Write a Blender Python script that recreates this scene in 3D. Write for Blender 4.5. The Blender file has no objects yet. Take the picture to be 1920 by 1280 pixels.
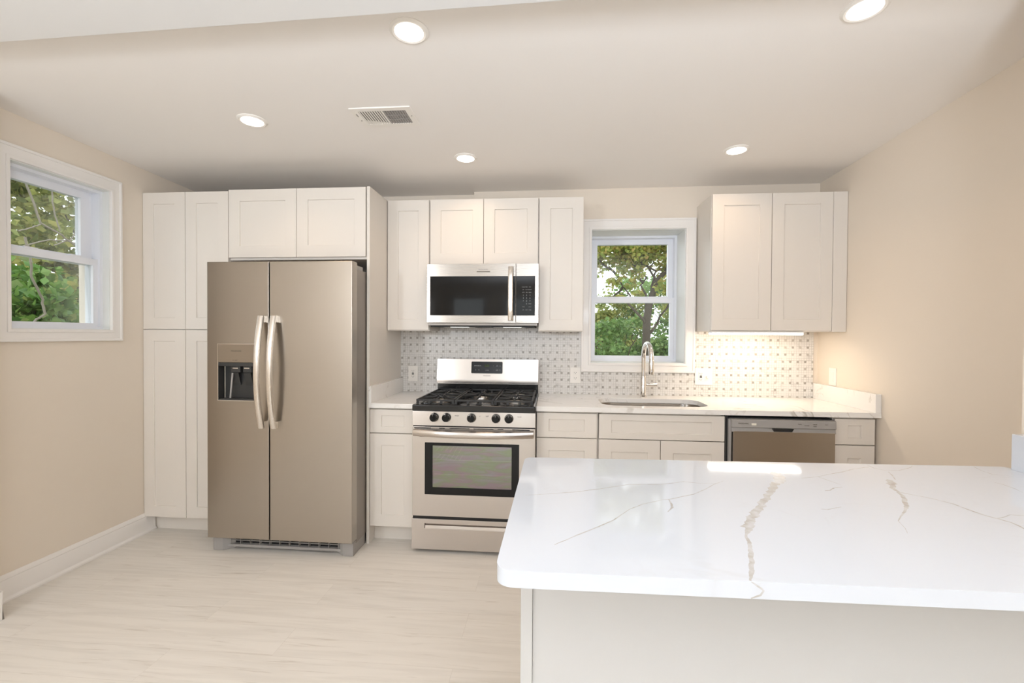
import bpy, bmesh, math, random
from mathutils import Vector, Matrix, geometry

IN = 0.0254          # all dimensions below are in inches
SC = bpy.context.scene
COL = SC.collection
random.seed(7)

# ------------------------------------------------------------------ camera
CX, CY, CZ = 45.22, -133.31, 52.885
YAW, PITCH, ROLL, FPX = .0846, -.0135, .0061, 840.5
def make_camera():
    cd = bpy.data.cameras.new('camera')
    co = bpy.data.objects.new('camera', cd)
    COL.objects.link(co)
    cd.sensor_width = 36.0
    cd.lens = 36.0 * FPX / 1920.0
    cd.clip_start = 0.02
    cd.clip_end = 200
    c, s = math.cos(YAW), math.sin(YAW)
    f0, r, u0 = Vector((-s, c, 0)), Vector((c, s, 0)), Vector((0, 0, 1))
    f = f0 * math.cos(PITCH) + u0 * math.sin(PITCH)
    u = -f0 * math.sin(PITCH) + u0 * math.cos(PITCH)
    r2 = r * math.cos(ROLL) + u * math.sin(ROLL)
    u2 = -r * math.sin(ROLL) + u * math.cos(ROLL)
    m = Matrix((r2, u2, -f)).transposed().to_4x4()
    m.translation = Vector((CX, CY, CZ)) * IN
    co.matrix_world = m
    SC.camera = co
make_camera()

# ------------------------------------------------------------------ world, exposure, large lights
SC.view_settings.view_transform = 'Standard'
SC.view_settings.look = 'None'
SC.view_settings.gamma = 1.0
SC.view_settings.exposure = 0.13
SC.view_settings.use_curve_mapping = False
try:
    SC.cycles.max_bounces = 14
    SC.cycles.diffuse_bounces = 6
    SC.cycles.transparent_max_bounces = 24
    SC.cycles.sample_clamp_indirect = 6.0
    SC.cycles.use_denoising = True
except Exception:
    pass
W = bpy.data.worlds.new('overcast_sky')
SC.world = W
W.use_nodes = True
bg = W.node_tree.nodes['Background']
bg.inputs['Color'].default_value = (.93, .96, 1.0, 1)
bg.inputs['Strength'].default_value = 2.5

def area(name, loc, size, target, power, color, shape='RECTANGLE', spread=180, parent=None):
    ld = bpy.data.lights.new(name, 'AREA')
    ld.shape = shape
    ld.size = size[0] * IN
    ld.size_y = size[1] * IN
    ld.energy = power
    ld.color = color
    ld.spread = math.radians(spread)
    lo = bpy.data.objects.new(name, ld)
    COL.objects.link(lo)
    lo.location = Vector(loc) * IN
    d = (Vector(target) - Vector(loc)).normalized()
    lo.rotation_euler = d.to_track_quat('-Z', 'Y').to_euler()
    return lo
WARM = (1.0, .68, .42)
# photographer's direct flash behind the camera, plus two unseen bounced lights added as fill
area('bounced_fill', (60, -168, 66), (30, 30), (60, -157, 97), 60, (.86, .96, 1.1))
area('bounced_fill_rear', (24, -240, 55), (24, 24), (24, -234, 97), 60, (.86, .96, 1.1))
area('direct_flash', (-36, -168, 71), (9, 9), (50, -20, 70), 20, (.93, .98, 1.05))

# ------------------------------------------------------------------ materials
def nmat(name):
    m = bpy.data.materials.new(name)
    m.use_nodes = True
    nt = m.node_tree
    return m, nt, nt.nodes['Principled BSDF']
def N(nt, t, **kw):
    n = nt.nodes.new(t)
    for k, v in kw.items():
        setattr(n, k, v)
    return n
def mat(name, col, rough=.5, metal=0., coat=0., bump=0., bscale=300., spec=.5):
    m, nt, p = nmat(name)
    p.inputs['Base Color'].default_value = (*col, 1)
    p.inputs['Roughness'].default_value = rough
    p.inputs['Metallic'].default_value = metal
    p.inputs['Coat Weight'].default_value = coat
    p.inputs['Coat Roughness'].default_value = .05
    p.inputs['Specular IOR Level'].default_value = spec
    tc = N(nt, 'ShaderNodeTexCoord')
    nz = N(nt, 'ShaderNodeTexNoise')
    nz.inputs['Scale'].default_value = bscale
    nz.inputs['Detail'].default_value = 2
    nt.links.new(tc.outputs['Object'], nz.inputs['Vector'])
    bp = N(nt, 'ShaderNodeBump')
    bp.inputs['Strength'].default_value = bump if bump else .01
    bp.inputs['Distance'].default_value = .0004
    nt.links.new(nz.outputs['Fac'], bp.inputs['Height'])
    nt.links.new(bp.outputs['Normal'], p.inputs['Normal'])
    return m
def emit(name, col, strength):
    m = bpy.data.materials.new(name)
    m.use_nodes = True
    nt = m.node_tree
    nt.nodes.clear()
    e = N(nt, 'ShaderNodeEmission')
    e.inputs['Color'].default_value = (*col, 1)
    e.inputs['Strength'].default_value = strength
    o = N(nt, 'ShaderNodeOutputMaterial')
    nt.links.new(e.outputs[0], o.inputs['Surface'])
    return m
def mixc(nt, fac, a, b):
    n = N(nt, 'ShaderNodeMix', data_type='RGBA')
    for sock, v in ((0, fac), (6, a), (7, b)):
        if hasattr(v, 'default_value') or hasattr(v, 'links'):
            nt.links.new(v, n.inputs[sock])
        elif sock == 0:
            n.inputs[0].default_value = v
        else:
            n.inputs[sock].default_value = (*v, 1)
    return n.outputs[2]
def mth(nt, op, a, b=None, c=None):
    n = N(nt, 'ShaderNodeMath', operation=op)
    for i, v in enumerate((a, b, c)):
        if v is None:
            continue
        if hasattr(v, 'links'):
            nt.links.new(v, n.inputs[i])
        else:
            n.inputs[i].default_value = v
    return n.outputs[0]
def brushed(name, col, rough, axis='x', amt=.06, aniso=.7):
    m, nt, p = nmat(name)
    tc = N(nt, 'ShaderNodeTexCoord')
    mp = N(nt, 'ShaderNodeMapping')
    mp.inputs['Scale'].default_value = {'x': (6, 900, 900), 'z': (900, 900, 6)}[axis]
    nt.links.new(tc.outputs['Object'], mp.inputs['Vector'])
    nz = N(nt, 'ShaderNodeTexNoise')
    nz.inputs['Scale'].default_value = 1
    nz.inputs['Detail'].default_value = 3
    nt.links.new(mp.outputs[0], nz.inputs['Vector'])
    r = mth(nt, 'MULTIPLY_ADD', nz.outputs['Fac'], amt * 2, rough - amt)
    nt.links.new(r, p.inputs['Roughness'])
    nt.links.new(mixc(nt, nz.outputs['Fac'], tuple(c * .975 for c in col), tuple(min(1, c * 1.025) for c in col)), p.inputs['Base Color'])
    p.inputs['Metallic'].default_value = 1
    p.inputs['Anisotropic'].default_value = aniso
    tg = N(nt, 'ShaderNodeCombineXYZ')
    tg.inputs[{'x': 2, 'z': 0}[axis]].default_value = 1
    nt.links.new(tg.outputs[0], p.inputs['Tangent'])
    bp = N(nt, 'ShaderNodeBump')
    bp.inputs['Strength'].default_value = .025
    bp.inputs['Distance'].default_value = .0002
    nt.links.new(nz.outputs['Fac'], bp.inputs['Height'])
    nt.links.new(bp.outputs['Normal'], p.inputs['Normal'])
    return m

M = {}
M['wall'] = mat('greige_wall_paint', (.775, .695, .595), .55, bump=.12, bscale=220)
M['ceiling'] = mat('ceiling_paint', (.86, .83, .795), .7, bump=.1, bscale=200)
M['beam'] = mat('white_beam_paint', (.77, .77, .765), .6, bump=.1, bscale=200)
M['cab'] = mat('white_cabinet_lacquer', (.735, .688, .628), .42)
M['island_dimmed'] = mat('cabinet_white_dimmed', (.585, .58, .57), .42)  # cabinet white darkened in colour to offset strong light on the peninsula front
M['trim'] = mat('white_trim_paint', (.84, .815, .785), .34, coat=.1)
M['vinyl'] = mat('white_window_vinyl', (.80, .82, .87), .3)
M['jamb'] = mat('window_return_paint', (.78, .79, .77), .45)
M['steel'] = brushed('brushed_stainless_steel', (.43, .395, .355), .28)
M['steel_bright'] = brushed('bright_stainless_steel', (.56, .515, .475), .24)
M['steel_dull'] = brushed('fridge_stainless_steel', (.44, .40, .35), .31, 'x', .03, .6)
M['steel_v'] = brushed('handle_stainless_steel', (.80, .755, .70), .26, 'z')
M['case'] = mat('grey_appliance_case', (.30, .27, .24), .38, metal=.5)
M['plastic'] = mat('grey_appliance_plastic', (.33, .315, .30), .42)
M['darkplastic'] = mat('dark_grey_plastic', (.035, .035, .034), .4)
M['panel_tan'] = mat('taupe_dispenser_panel', (.27, .215, .16), .35, metal=.4)
M['enamel'] = mat('black_enamel', (.012, .012, .012), .16)
M['iron'] = mat('black_cast_iron', (.02, .02, .02), .5, bump=.4, bscale=700)
M['blackglass'] = mat('black_glass', (.008, .008, .008), .05, spec=.27)
M['black'] = mat('matt_black', (.006, .006, .006), .6)
M['chrome'] = mat('polished_chrome', (.82, .80, .78), .07, metal=1)
M['burner'] = mat('aluminium_burner', (.55, .53, .5), .35, metal=1)
M['plate'] = mat('white_device_plastic', (.85, .82, .77), .35)
M['grey_print'] = mat('grey_printing', (.22, .21, .20), .5)
M['white_print'] = mat('pale_printing', (.33, .33, .33), .5)
M['dark_print'] = mat('dark_printing', (.09, .075, .05), .5)
M['sticker'] = mat('pale_sticker', (.80, .76, .66), .5)
M['bark'] = mat('dark_tree_bark', (.075, .06, .045), .9, bump=.8, bscale=40)
M['vine'] = mat('pale_bare_branch', (.24, .215, .175), .8, bump=.4, bscale=60)
M['led'] = emit('can_light_diffuser', (1, .93, .86), 9)
M['strip'] = emit('strip_light_diffuser', (1, .96, .90), 9)
M['mwlamp'] = emit('cooktop_lamp_lens', (1, .97, .9), 2.0)
M['clock'] = emit('clock_digits', (.35, .55, .05), .22)
M['ground'] = mat('leaf_strewn_ground', (.10, .11, .05), .95, bump=1, bscale=20)

def glass_mat():
    m = bpy.data.materials.new('window_glass')
    m.use_nodes = True
    nt = m.node_tree
    nt.nodes.clear()
    o = N(nt, 'ShaderNodeOutputMaterial')
    t = N(nt, 'ShaderNodeBsdfTransparent')
    t.inputs['Color'].default_value = (.95, .97, .96, 1)
    g = N(nt, 'ShaderNodeBsdfGlossy')
    g.inputs['Roughness'].default_value = 0.0
    f = N(nt, 'ShaderNodeFresnel')
    f.inputs['IOR'].default_value = 1.5
    mx = N(nt, 'ShaderNodeMixShader')
    nt.links.new(mth(nt, 'MULTIPLY', f.outputs[0], .6), mx.inputs[0])
    nt.links.new(t.outputs[0], mx.inputs[1])
    nt.links.new(g.outputs[0], mx.inputs[2])
    nt.links.new(mx.outputs[0], o.inputs['Surface'])
    return m
M['glass'] = glass_mat()

def oven_glass():
    m, nt, p = nmat('coated_oven_glass')
    # iridescent low-e coating: soft pink / green bands
    tc = N(nt, 'ShaderNodeTexCoord')
    mp = N(nt, 'ShaderNodeMapping')
    mp.inputs['Scale'].default_value = (4.5, 1, 24)
    nt.links.new(tc.outputs['Object'], mp.inputs['Vector'])
    nz = N(nt, 'ShaderNodeTexNoise')
    nz.inputs['Scale'].default_value = 1.1
    nz.inputs['Detail'].default_value = 2
    nz.inputs['Distortion'].default_value = .8
    nt.links.new(mp.outputs[0], nz.inputs['Vector'])
    cr = N(nt, 'ShaderNodeValToRGB')
    els = cr.color_ramp.elements
    els[0].position = .25
    els[0].color = (.55, .62, .62, 1)
    els[1].position = .75
    els[1].color = (.62, .50, .58, 1)
    for pos, c in ((.4, (.62, .46, .56)), (.52, (.50, .62, .38)), (.62, (.58, .56, .60))):
        e = els.new(pos)
        e.color = (*c, 1)
    nt.links.new(nz.outputs['Fac'], cr.inputs['Fac'])
    nt.links.new(cr.outputs['Color'], p.inputs['Base Color'])
    p.inputs['Metallic'].default_value = 1
    p.inputs['Roughness'].default_value = .13
    t = N(nt, 'ShaderNodeBsdfTransparent')
    t.inputs['Color'].default_value = (.5, .48, .48, 1)
    mx = N(nt, 'ShaderNodeMixShader')
    mx.inputs[0].default_value = .42
    nt.links.new(t.outputs[0], mx.inputs[1])
    nt.links.new(p.outputs[0], mx.inputs[2])
    nt.links.new(mx.outputs[0], nt.nodes['Material Output'].inputs['Surface'])
    return m
M['ovenglass'] = oven_glass()

def quartz(name, base, vein_amt, rough=.1):
    m, nt, p = nmat(name)
    tc = N(nt, 'ShaderNodeTexCoord')
    def vein(scale, off, width):
        mp = N(nt, 'ShaderNodeMapping')
        mp.inputs['Location'].default_value = off
        nt.links.new(tc.outputs['Object'], mp.inputs['Vector'])
        nz = N(nt, 'ShaderNodeTexNoise')
        nz.inputs['Scale'].default_value = scale
        nz.inputs['Detail'].default_value = 5
        nz.inputs['Roughness'].default_value = .55
        nz.inputs['Distortion'].default_value = .6
        nt.links.new(mp.outputs[0], nz.inputs['Vector'])
        d = mth(nt, 'ABSOLUTE', mth(nt, 'SUBTRACT', nz.outputs['Fac'], .5))
        mr = N(nt, 'ShaderNodeMapRange')
        mr.inputs['From Min'].default_value = 0
        mr.inputs['From Max'].default_value = width
        mr.inputs['To Min'].default_value = 1
        mr.inputs['To Max'].default_value = 0
        nt.links.new(d, mr.inputs['Value'])
        # break the vein up
        nb = N(nt, 'ShaderNodeTexNoise')
        nb.inputs['Scale'].default_value = scale * 1.7
        nt.links.new(mp.outputs[0], nb.inputs['Vector'])
        k = N(nt, 'ShaderNodeMapRange')
        k.inputs['From Min'].default_value = .48
        k.inputs['From Max'].default_value = .62
        nt.links.new(nb.outputs['Fac'], k.inputs['Value'])
        return mth(nt, 'MULTIPLY', mr.outputs[0], k.outputs[0])
    v = mth(nt, 'MULTIPLY', mth(nt, 'MAXIMUM', vein(1.3, (3, 1, 7), .012), mth(nt, 'MULTIPLY', vein(3.1, (9, 4, 2), .012), .6)), vein_amt)
    nt.links.new(mixc(nt, v, base, (.42, .38, .33)), p.inputs['Base Color'])
    p.inputs['Roughness'].default_value = rough
    return m
M['quartz'] = quartz('white_veined_quartz', (.845, .825, .795), .8)
M['quartz_island'] = quartz('bright_white_quartz', (.63, .665, .72), .10, .06)

def vein_mat():
    m, nt, p = nmat('taupe_quartz_vein')
    tc = N(nt, 'ShaderNodeTexCoord')
    nz = N(nt, 'ShaderNodeTexNoise')
    nz.inputs['Scale'].default_value = 45
    nz.inputs['Detail'].default_value = 4
    nt.links.new(tc.outputs['Object'], nz.inputs['Vector'])
    mr = N(nt, 'ShaderNodeMapRange')
    mr.inputs['From Min'].default_value = .36
    mr.inputs['From Max'].default_value = .66
    nt.links.new(nz.outputs['Fac'], mr.inputs['Value'])
    nt.links.new(mixc(nt, mr.outputs[0], (.455, .43, .40), (.58, .585, .60)), p.inputs['Base Color'])
    p.inputs['Roughness'].default_value = .13
    return m
M['vein'] = vein_mat()

def mosaic():
    m, nt, p = nmat('marble_basketweave_mosaic')
    tc = N(nt, 'ShaderNodeTexCoord')
    sp = N(nt, 'ShaderNodeSeparateXYZ')
    nt.links.new(tc.outputs['Object'], sp.inputs[0])
    PX = 2.01 * IN
    z = mth(nt, 'ADD', mth(nt, 'DIVIDE', sp.outputs['Z'], PX), .654)
    # sheets of tile step sideways a little from row to row
    sheet = mth(nt, 'FLOOR', mth(nt, 'DIVIDE', z, 6.0))
    x = mth(nt, 'ADD', mth(nt, 'DIVIDE', sp.outputs['X'], PX), mth(nt, 'MULTIPLY_ADD', sheet, -.32, 1.233))
    fx, fz = mth(nt, 'FRACT', x), mth(nt, 'FRACT', z)
    ax = mth(nt, 'ABSOLUTE', mth(nt, 'SUBTRACT', fx, .5))
    az = mth(nt, 'ABSOLUTE', mth(nt, 'SUBTRACT', fz, .5))
    dot = mth(nt, 'LESS_THAN', mth(nt, 'MAXIMUM', ax, az), .148)
    def line(a, at, w):
        return mth(nt, 'LESS_THAN', mth(nt, 'ABSOLUTE', mth(nt, 'SUBTRACT', a, at)), w)
    # woven strips: grout each side of the dot, alternating direction by cell
    par = mth(nt, 'MODULO', mth(nt, 'ADD', mth(nt, 'FLOOR', x), mth(nt, 'FLOOR', z)), 2.0)
    hx = mth(nt, 'MAXIMUM', line(ax, .18, .02), line(ax, .5, .02))
    hz = mth(nt, 'MAXIMUM', line(az, .18, .02), line(az, .5, .02))
    gr = mth(nt, 'MAXIMUM', hx, hz)
    cv = N(nt, 'ShaderNodeCombineXYZ')
    nt.links.new(mth(nt, 'FLOOR', mth(nt, 'MULTIPLY', x, 2.0)), cv.inputs[0])
    nt.links.new(mth(nt, 'FLOOR', mth(nt, 'MULTIPLY', z, 2.0)), cv.inputs[2])
    wn = N(nt, 'ShaderNodeTexWhiteNoise')
    nt.links.new(cv.outputs[0], wn.inputs['Vector'])
    nz = N(nt, 'ShaderNodeTexNoise')
    nz.inputs['Scale'].default_value = 16
    nz.inputs['Detail'].default_value = 6
    nz.inputs['Roughness'].default_value = .7
    nt.links.new(tc.outputs['Object'], nz.inputs['Vector'])
    mr = N(nt, 'ShaderNodeMapRange')
    mr.inputs['From Min'].default_value = .52
    mr.inputs['From Max'].default_value = .75
    nt.links.new(nz.outputs['Fac'], mr.inputs['Value'])
    tile = mixc(nt, mth(nt, 'MULTIPLY', mr.outputs[0], mth(nt, 'MULTIPLY_ADD', wn.outputs['Value'], .8, .2)), (.71, .69, .66), (.44, .42, .395))
    gcol = mixc(nt, mth(nt, 'MULTIPLY', gr, mth(nt, 'MULTIPLY_ADD', wn.outputs['Value'], .8, .12)), tile, (.40, .38, .35))
    cd = N(nt, 'ShaderNodeCombineXYZ')
    nt.links.new(mth(nt, 'FLOOR', x), cd.inputs[0])
    nt.links.new(mth(nt, 'FLOOR', z), cd.inputs[2])
    wd = N(nt, 'ShaderNodeTexWhiteNoise')
    nt.links.new(cd.outputs[0], wd.inputs['Vector'])
    dc = mixc(nt, wd.outputs['Value'], (.31, .285, .255), (.52, .49, .445))
    nt.links.new(mixc(nt, dot, gcol, dc), p.inputs['Base Color'])
    p.inputs['Roughness'].default_value = .28
    return m
M['mosaic'] = mosaic()

def floor_mat():
    m, nt, p = nmat('pale_oak_vinyl_plank')
    tc = N(nt, 'ShaderNodeTexCoord')
    br = N(nt, 'ShaderNodeTexBrick')
    br.offset = .37
    br.inputs['Scale'].default_value = 1
    br.inputs['Brick Width'].default_value = 48 * IN
    br.inputs['Row Height'].default_value = 7.1 * IN
    br.inputs['Mortar Size'].default_value = .0006
    br.inputs['Color1'].default_value = (.0, .0, .0, 1)
    br.inputs['Color2'].default_value = (1, 1, 1, 1)
    br.inputs['Mortar'].default_value = (.5, .5, .5, 1)
    nt.links.new(tc.outputs['Object'], br.inputs['Vector'])
    ad = N(nt, 'ShaderNodeVectorMath', operation='ADD')
    nt.links.new(tc.outputs['Object'], ad.inputs[0])
    sc = N(nt, 'ShaderNodeVectorMath', operation='SCALE')
    sc.inputs['Scale'].default_value = 7.0
    nt.links.new(br.outputs['Color'], sc.inputs[0])
    nt.links.new(sc.outputs[0], ad.inputs[1])
    def grain(s, d, lo, hi):
        mp = N(nt, 'ShaderNodeMapping')
        mp.inputs['Scale'].default_value = s
        nt.links.new(ad.outputs[0], mp.inputs['Vector'])
        nz = N(nt, 'ShaderNodeTexNoise')
        nz.inputs['Scale'].default_value = 1
        nz.inputs['Detail'].default_value = d
        nz.inputs['Distortion'].default_value = 1.2
        nt.links.new(mp.outputs[0], nz.inputs['Vector'])
        mr = N(nt, 'ShaderNodeMapRange')
        mr.inputs['From Min'].default_value = lo
        mr.inputs['From Max'].default_value = hi
        nt.links.new(nz.outputs['Fac'], mr.inputs['Value'])
        return mr.outputs[0]
    g1 = grain((1.6, 22, 1), 6, .42, .75)
    g2 = grain((3.0, 60, 1), 4, .60, .78)
    base = mixc(nt, g1, (.735, .70, .645), (.64, .605, .55))
    base = mixc(nt, mth(nt, 'MULTIPLY', g2, .55), base, (.38, .32, .25))
    pl = N(nt, 'ShaderNodeSeparateColor')
    nt.links.new(br.outputs['Color'], pl.inputs[0])
    base = mixc(nt, mth(nt, 'MULTIPLY', pl.outputs[0], .22), base, (.75, .70, .63))
    base = mixc(nt, mth(nt, 'MULTIPLY', br.outputs['Fac'], .35), base, (.35, .30, .24))
    nt.links.new(base, p.inputs['Base Color'])
    p.inputs['Roughness'].default_value = .42
    return m
M['floor'] = floor_mat()

def leaf_mat(name, cols, trans=.35):
    m, nt, p = nmat(name)
    g = N(nt, 'ShaderNodeNewGeometry')
    cr = N(nt, 'ShaderNodeValToRGB')
    cr.color_ramp.interpolation = 'LINEAR'
    e = cr.color_ramp.elements
    e[0].position, e[0].color = 0, (*cols[0], 1)
    e[1].position, e[1].color = 1, (*cols[-1], 1)
    for i, c in enumerate(cols[1:-1]):
        k = e.new((i + 1) / (len(cols) - 1))
        k.color = (*c, 1)
    nt.links.new(g.outputs['Random Per Island'], cr.inputs['Fac'])
    nt.links.new(cr.outputs['Color'], p.inputs['Base Color'])
    p.inputs['Roughness'].default_value = .5
    tl = N(nt, 'ShaderNodeBsdfTranslucent')
    nt.links.new(cr.outputs['Color'], tl.inputs['Color'])
    mx = N(nt, 'ShaderNodeMixShader')
    mx.inputs[0].default_value = trans
    nt.links.new(p.outputs[0], mx.inputs[1])
    nt.links.new(tl.outputs[0], mx.inputs[2])
    nt.links.new(mx.outputs[0], nt.nodes['Material Output'].inputs['Surface'])
    return m
M['leaf_autumn'] = leaf_mat('autumn_leaves', [(.26, .35, .07), (.42, .48, .11), (.62, .58, .15), (.34, .43, .10), (.68, .48, .18), (.22, .30, .07)], .55)
M['leaf_green'] = leaf_mat('green_leaves', [(.15, .29, .08), (.25, .41, .12), (.10, .20, .06), (.32, .45, .15), (.19, .33, .10)])
M['leaf_deep'] = leaf_mat('deep_green_leaves', [(.06, .15, .03), (.13, .27, .05), (.22, .36, .08), (.08, .18, .04), (.36, .42, .12)], .42)
M['leaf_olive'] = leaf_mat('olive_leaves', [(.24, .30, .09), (.42, .46, .14), (.55, .52, .18), (.20, .26, .08), (.36, .40, .12)], .5)

# ------------------------------------------------------------------ mesh builder
class MB:
    def __init__(self):
        self.v, self.f, self.m = [], [], []
    def face(self, pts, mi=0):
        b = len(self.v)
        self.v.extend([tuple(p) for p in pts])
        self.f.append(list(range(b, b + len(pts))))
        self.m.append(mi)
    def add(self, vs, fs, mi=0):
        b = len(self.v)
        self.v.extend([tuple(p) for p in vs])
        for f in fs:
            self.f.append([i + b for i in f])
            self.m.append(mi)
        return self
    def box(self, x0, x1, y0, y1, z0, z1, mi=0):
        vs = [(x, y, z) for z in (z0, z1) for y in (y0, y1) for x in (x0, x1)]
        fs = [(0, 2, 3, 1), (4, 5, 7, 6), (0, 1, 5, 4), (2, 6, 7, 3), (0, 4, 6, 2), (1, 3, 7, 5)]
        return self.add(vs, fs, mi)
    def pocket(self, x0, x1, z0, z1, yf, yb, hx0, hx1, hz0, hz1, depth, mi=0, pmi=None, taper=.06):
        """slab with front face at yf carrying a rectangular recess"""
        pm = mi if pmi is None else pmi
        t = taper
        vs = [(x0, yf, z0), (x1, yf, z0), (x1, yf, z1), (x0, yf, z1),
              (hx0, yf, hz0), (hx1, yf, hz0), (hx1, yf, hz1), (hx0, yf, hz1),
              (hx0 + t, yf + depth, hz0 + t), (hx1 - t, yf + depth, hz0 + t), (hx1 - t, yf + depth, hz1 - t), (hx0 + t, yf + depth, hz1 - t),
              (x0, yb, z0), (x1, yb, z0), (x1, yb, z1), (x0, yb, z1)]
        fs = [(0, 1, 5, 4), (1, 2, 6, 5), (2, 3, 7, 6), (3, 0, 4, 7), (15, 14, 13, 12),
              (0, 12, 13, 1), (1, 13, 14, 2), (2, 14, 15, 3), (3, 15, 12, 0)]
        fp = [(4, 5, 9, 8), (5, 6, 10, 9), (6, 7, 11, 10), (7, 4, 8, 11), (8, 9, 10, 11)]
        b = len(self.v)
        self.v.extend(vs)
        for f in fs:
            self.f.append([i + b for i in f])
            self.m.append(mi)
        for f in fp:
            self.f.append([i + b for i in f])
            self.m.append(pm)
        return self
    def prism(self, outer, a0, a1, axis='z', holes=(), mi=0):
        """2-D outline (with holes) extruded along an axis; outline coords are the other two axes in order"""
        def P(u, w, a):
            return {'z': (u, w, a), 'y': (u, a, w), 'x': (a, u, w)}[axis]
        loops = [list(outer)] + [list(h) for h in holes]
        flat = [p for l in loops for p in l]
        n = len(flat)
        if len(loops) == 1 and len(outer) <= 4:
            tris = [tuple(range(len(outer)))]
        else:
            tris = geometry.tessellate_polygon([[Vector((p[0], p[1], 0)) for p in l] for l in loops])
        vs = [P(*p, a0) for p in flat] + [P(*p, a1) for p in flat]
        fs = [tuple(t) for t in tris] + [tuple(i + n for i in reversed(t)) for t in tris]
        o = 0
        for l in loops:
            k = len(l)
            for i in range(k):
                j = (i + 1) % k
                fs.append((o + i, o + j, o + j + n, o + i + n))
            o += k
        return self.add(vs, fs, mi)
    def tube(self, pts, r, seg=12, mi=0, cap=True, flat=None):
        """tube along a path; r a number or a list; flat=(a,b) gives an elliptical section (side, up)"""
        pts = [Vector(p) for p in pts]
        n = len(pts)
        rings, vs, fs = [], [], []
        up = Vector((0, 0, 1))
        prev = None
        for i, p in enumerate(pts):
            t = (pts[min(i + 1, n - 1)] - pts[max(i - 1, 0)]).normalized()
            if prev is None:
                ref = up if abs(t.dot(up)) < .95 else Vector((1, 0, 0))
                s = t.cross(ref).normalized()
            else:
                s = (prev - t * prev.dot(t)).normalized()
            prev = s
            q = s.cross(t).normalized()
            rr = r[i] if isinstance(r, (list, tuple)) else r
            fa, fb = flat if flat else (1, 1)
            for k in range(seg):
                a = 2 * math.pi * k / seg
                vs.append(p + s * math.cos(a) * rr * fa + q * math.sin(a) * rr * fb)
        for i in range(n - 1):
            for k in range(seg):
                a, b = i * seg + k, i * seg + (k + 1) % seg
                fs.append((a, b, b + seg, a + seg))
        if cap:
            fs.append(tuple(reversed(range(seg))))
            fs.append(tuple(range((n - 1) * seg, n * seg)))
        return self.add(vs, fs, mi)
    def lathe(self, prof, c, axis='z', seg=24, mi=0):
        """profile [(radius, height)] turned about an axis through c"""
        vs, fs = [], []
        c = Vector(c)
        for r, h in prof:
            for k in range(seg):
                a = 2 * math.pi * k / seg
                u, w = r * math.cos(a), r * math.sin(a)
                d = {'z': (u, w, h), 'y': (u, h, w), 'x': (h, u, w)}[axis]
                vs.append(c + Vector(d))
        n = len(prof)
        for i in range(n - 1):
            for k in range(seg):
                a, b = i * seg + k, i * seg + (k + 1) % seg
                fs.append((a, b, b + seg, a + seg))
        fs.append(tuple(reversed(range(seg))))
        fs.append(tuple(range((n - 1) * seg, n * seg)))
        return self.add(vs, fs, mi)
    def sweep(self, path, sect, mi=0, side=Vector((1, 0, 0))):
        """section [(side, out)] carried along a path whose out-direction is given per point: path = [(pos, out)]"""
        vs, fs = [], []
        k = len(sect)
        for pos, out in path:
            for a, b in sect:
                vs.append(Vector(pos) + side * a + Vector(out) * b)
        for i in range(len(path) - 1):
            for j in range(k):
                a, b = i * k + j, i * k + (j + 1) % k
                fs.append((a, b, b + k, a + k))
        fs.append(tuple(reversed(range(k))))
        fs.append(tuple(range((len(path) - 1) * k, len(path) * k)))
        return self.add(vs, fs, mi)

ORIGIN = {}
def build(name, mb, mats, parent=None, bevel=0., seg=2, origin=None, smooth=True, clean=True):
    if origin is None:
        origin = ORIGIN.get(parent.name, Vector((0, 0, 0))) if parent else Vector((0, 0, 0))
    origin = Vector(origin)
    me = bpy.data.meshes.new(name)
    me.from_pydata([(Vector(v) - origin) * IN for v in mb.v], [], mb.f)
    if not isinstance(mats, (list, tuple)):
        mats = [mats]
    for m in mats:
        me.materials.append(m)
    me.polygons.foreach_set('material_index', mb.m)
    if clean or bevel:
        bm = bmesh.new()
        bm.from_mesh(me)
        if clean:
            bmesh.ops.remove_doubles(bm, verts=bm.verts, dist=1e-6)
            bmesh.ops.recalc_face_normals(bm, faces=bm.faces)
        if bevel:
            es = [e for e in bm.edges if len(e.link_faces) == 2 and e.calc_face_angle(0) > math.radians(35)]
            bmesh.ops.bevel(bm, geom=es, offset=bevel * IN, segments=seg, profile=.5, affect='EDGES', clamp_overlap=True)
        bm.to_mesh(me)
        bm.free()
    if smooth:
        me.polygons.foreach_set('use_smooth', [True] * len(me.polygons))
        me.set_sharp_from_angle(angle=math.radians(38))
    me.update()
    o = bpy.data.objects.new(name, me)
    COL.objects.link(o)
    if bevel:
        wn = o.modifiers.new('weighted_normals', 'WEIGHTED_NORMAL')
        wn.mode = 'FACE_AREA'
        wn.weight = 100
        wn.keep_sharp = True
    if parent:
        o.parent = parent
        po = ORIGIN.get(parent.name, Vector((0, 0, 0)))
        o.location = (origin - po) * IN
    else:
        o.location = origin * IN
    ORIGIN[o.name] = origin
    return o
def inlay(o, mb, m):
    """add faces with a further material to a finished mesh"""
    me = o.data
    me.materials.append(m)
    mi = len(me.materials) - 1
    org = ORIGIN[o.name]
    bm = bmesh.new()
    bm.from_mesh(me)
    vs = [bm.verts.new((Vector(v) - org) * IN) for v in mb.v]
    for f_ in mb.f:
        fc = bm.faces.new([vs[i] for i in f_])
        fc.material_index = mi
    bmesh.ops.recalc_face_normals(bm, faces=[f_ for f_ in bm.faces if f_.material_index == mi])
    bm.to_mesh(me)
    bm.free()
def tag(o, label, cat, group=None, kind=None):
    if label: o['label'] = label
    if cat: o['category'] = cat
    if group: o['group'] = group
    if kind: o['kind'] = kind
    return o
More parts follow.
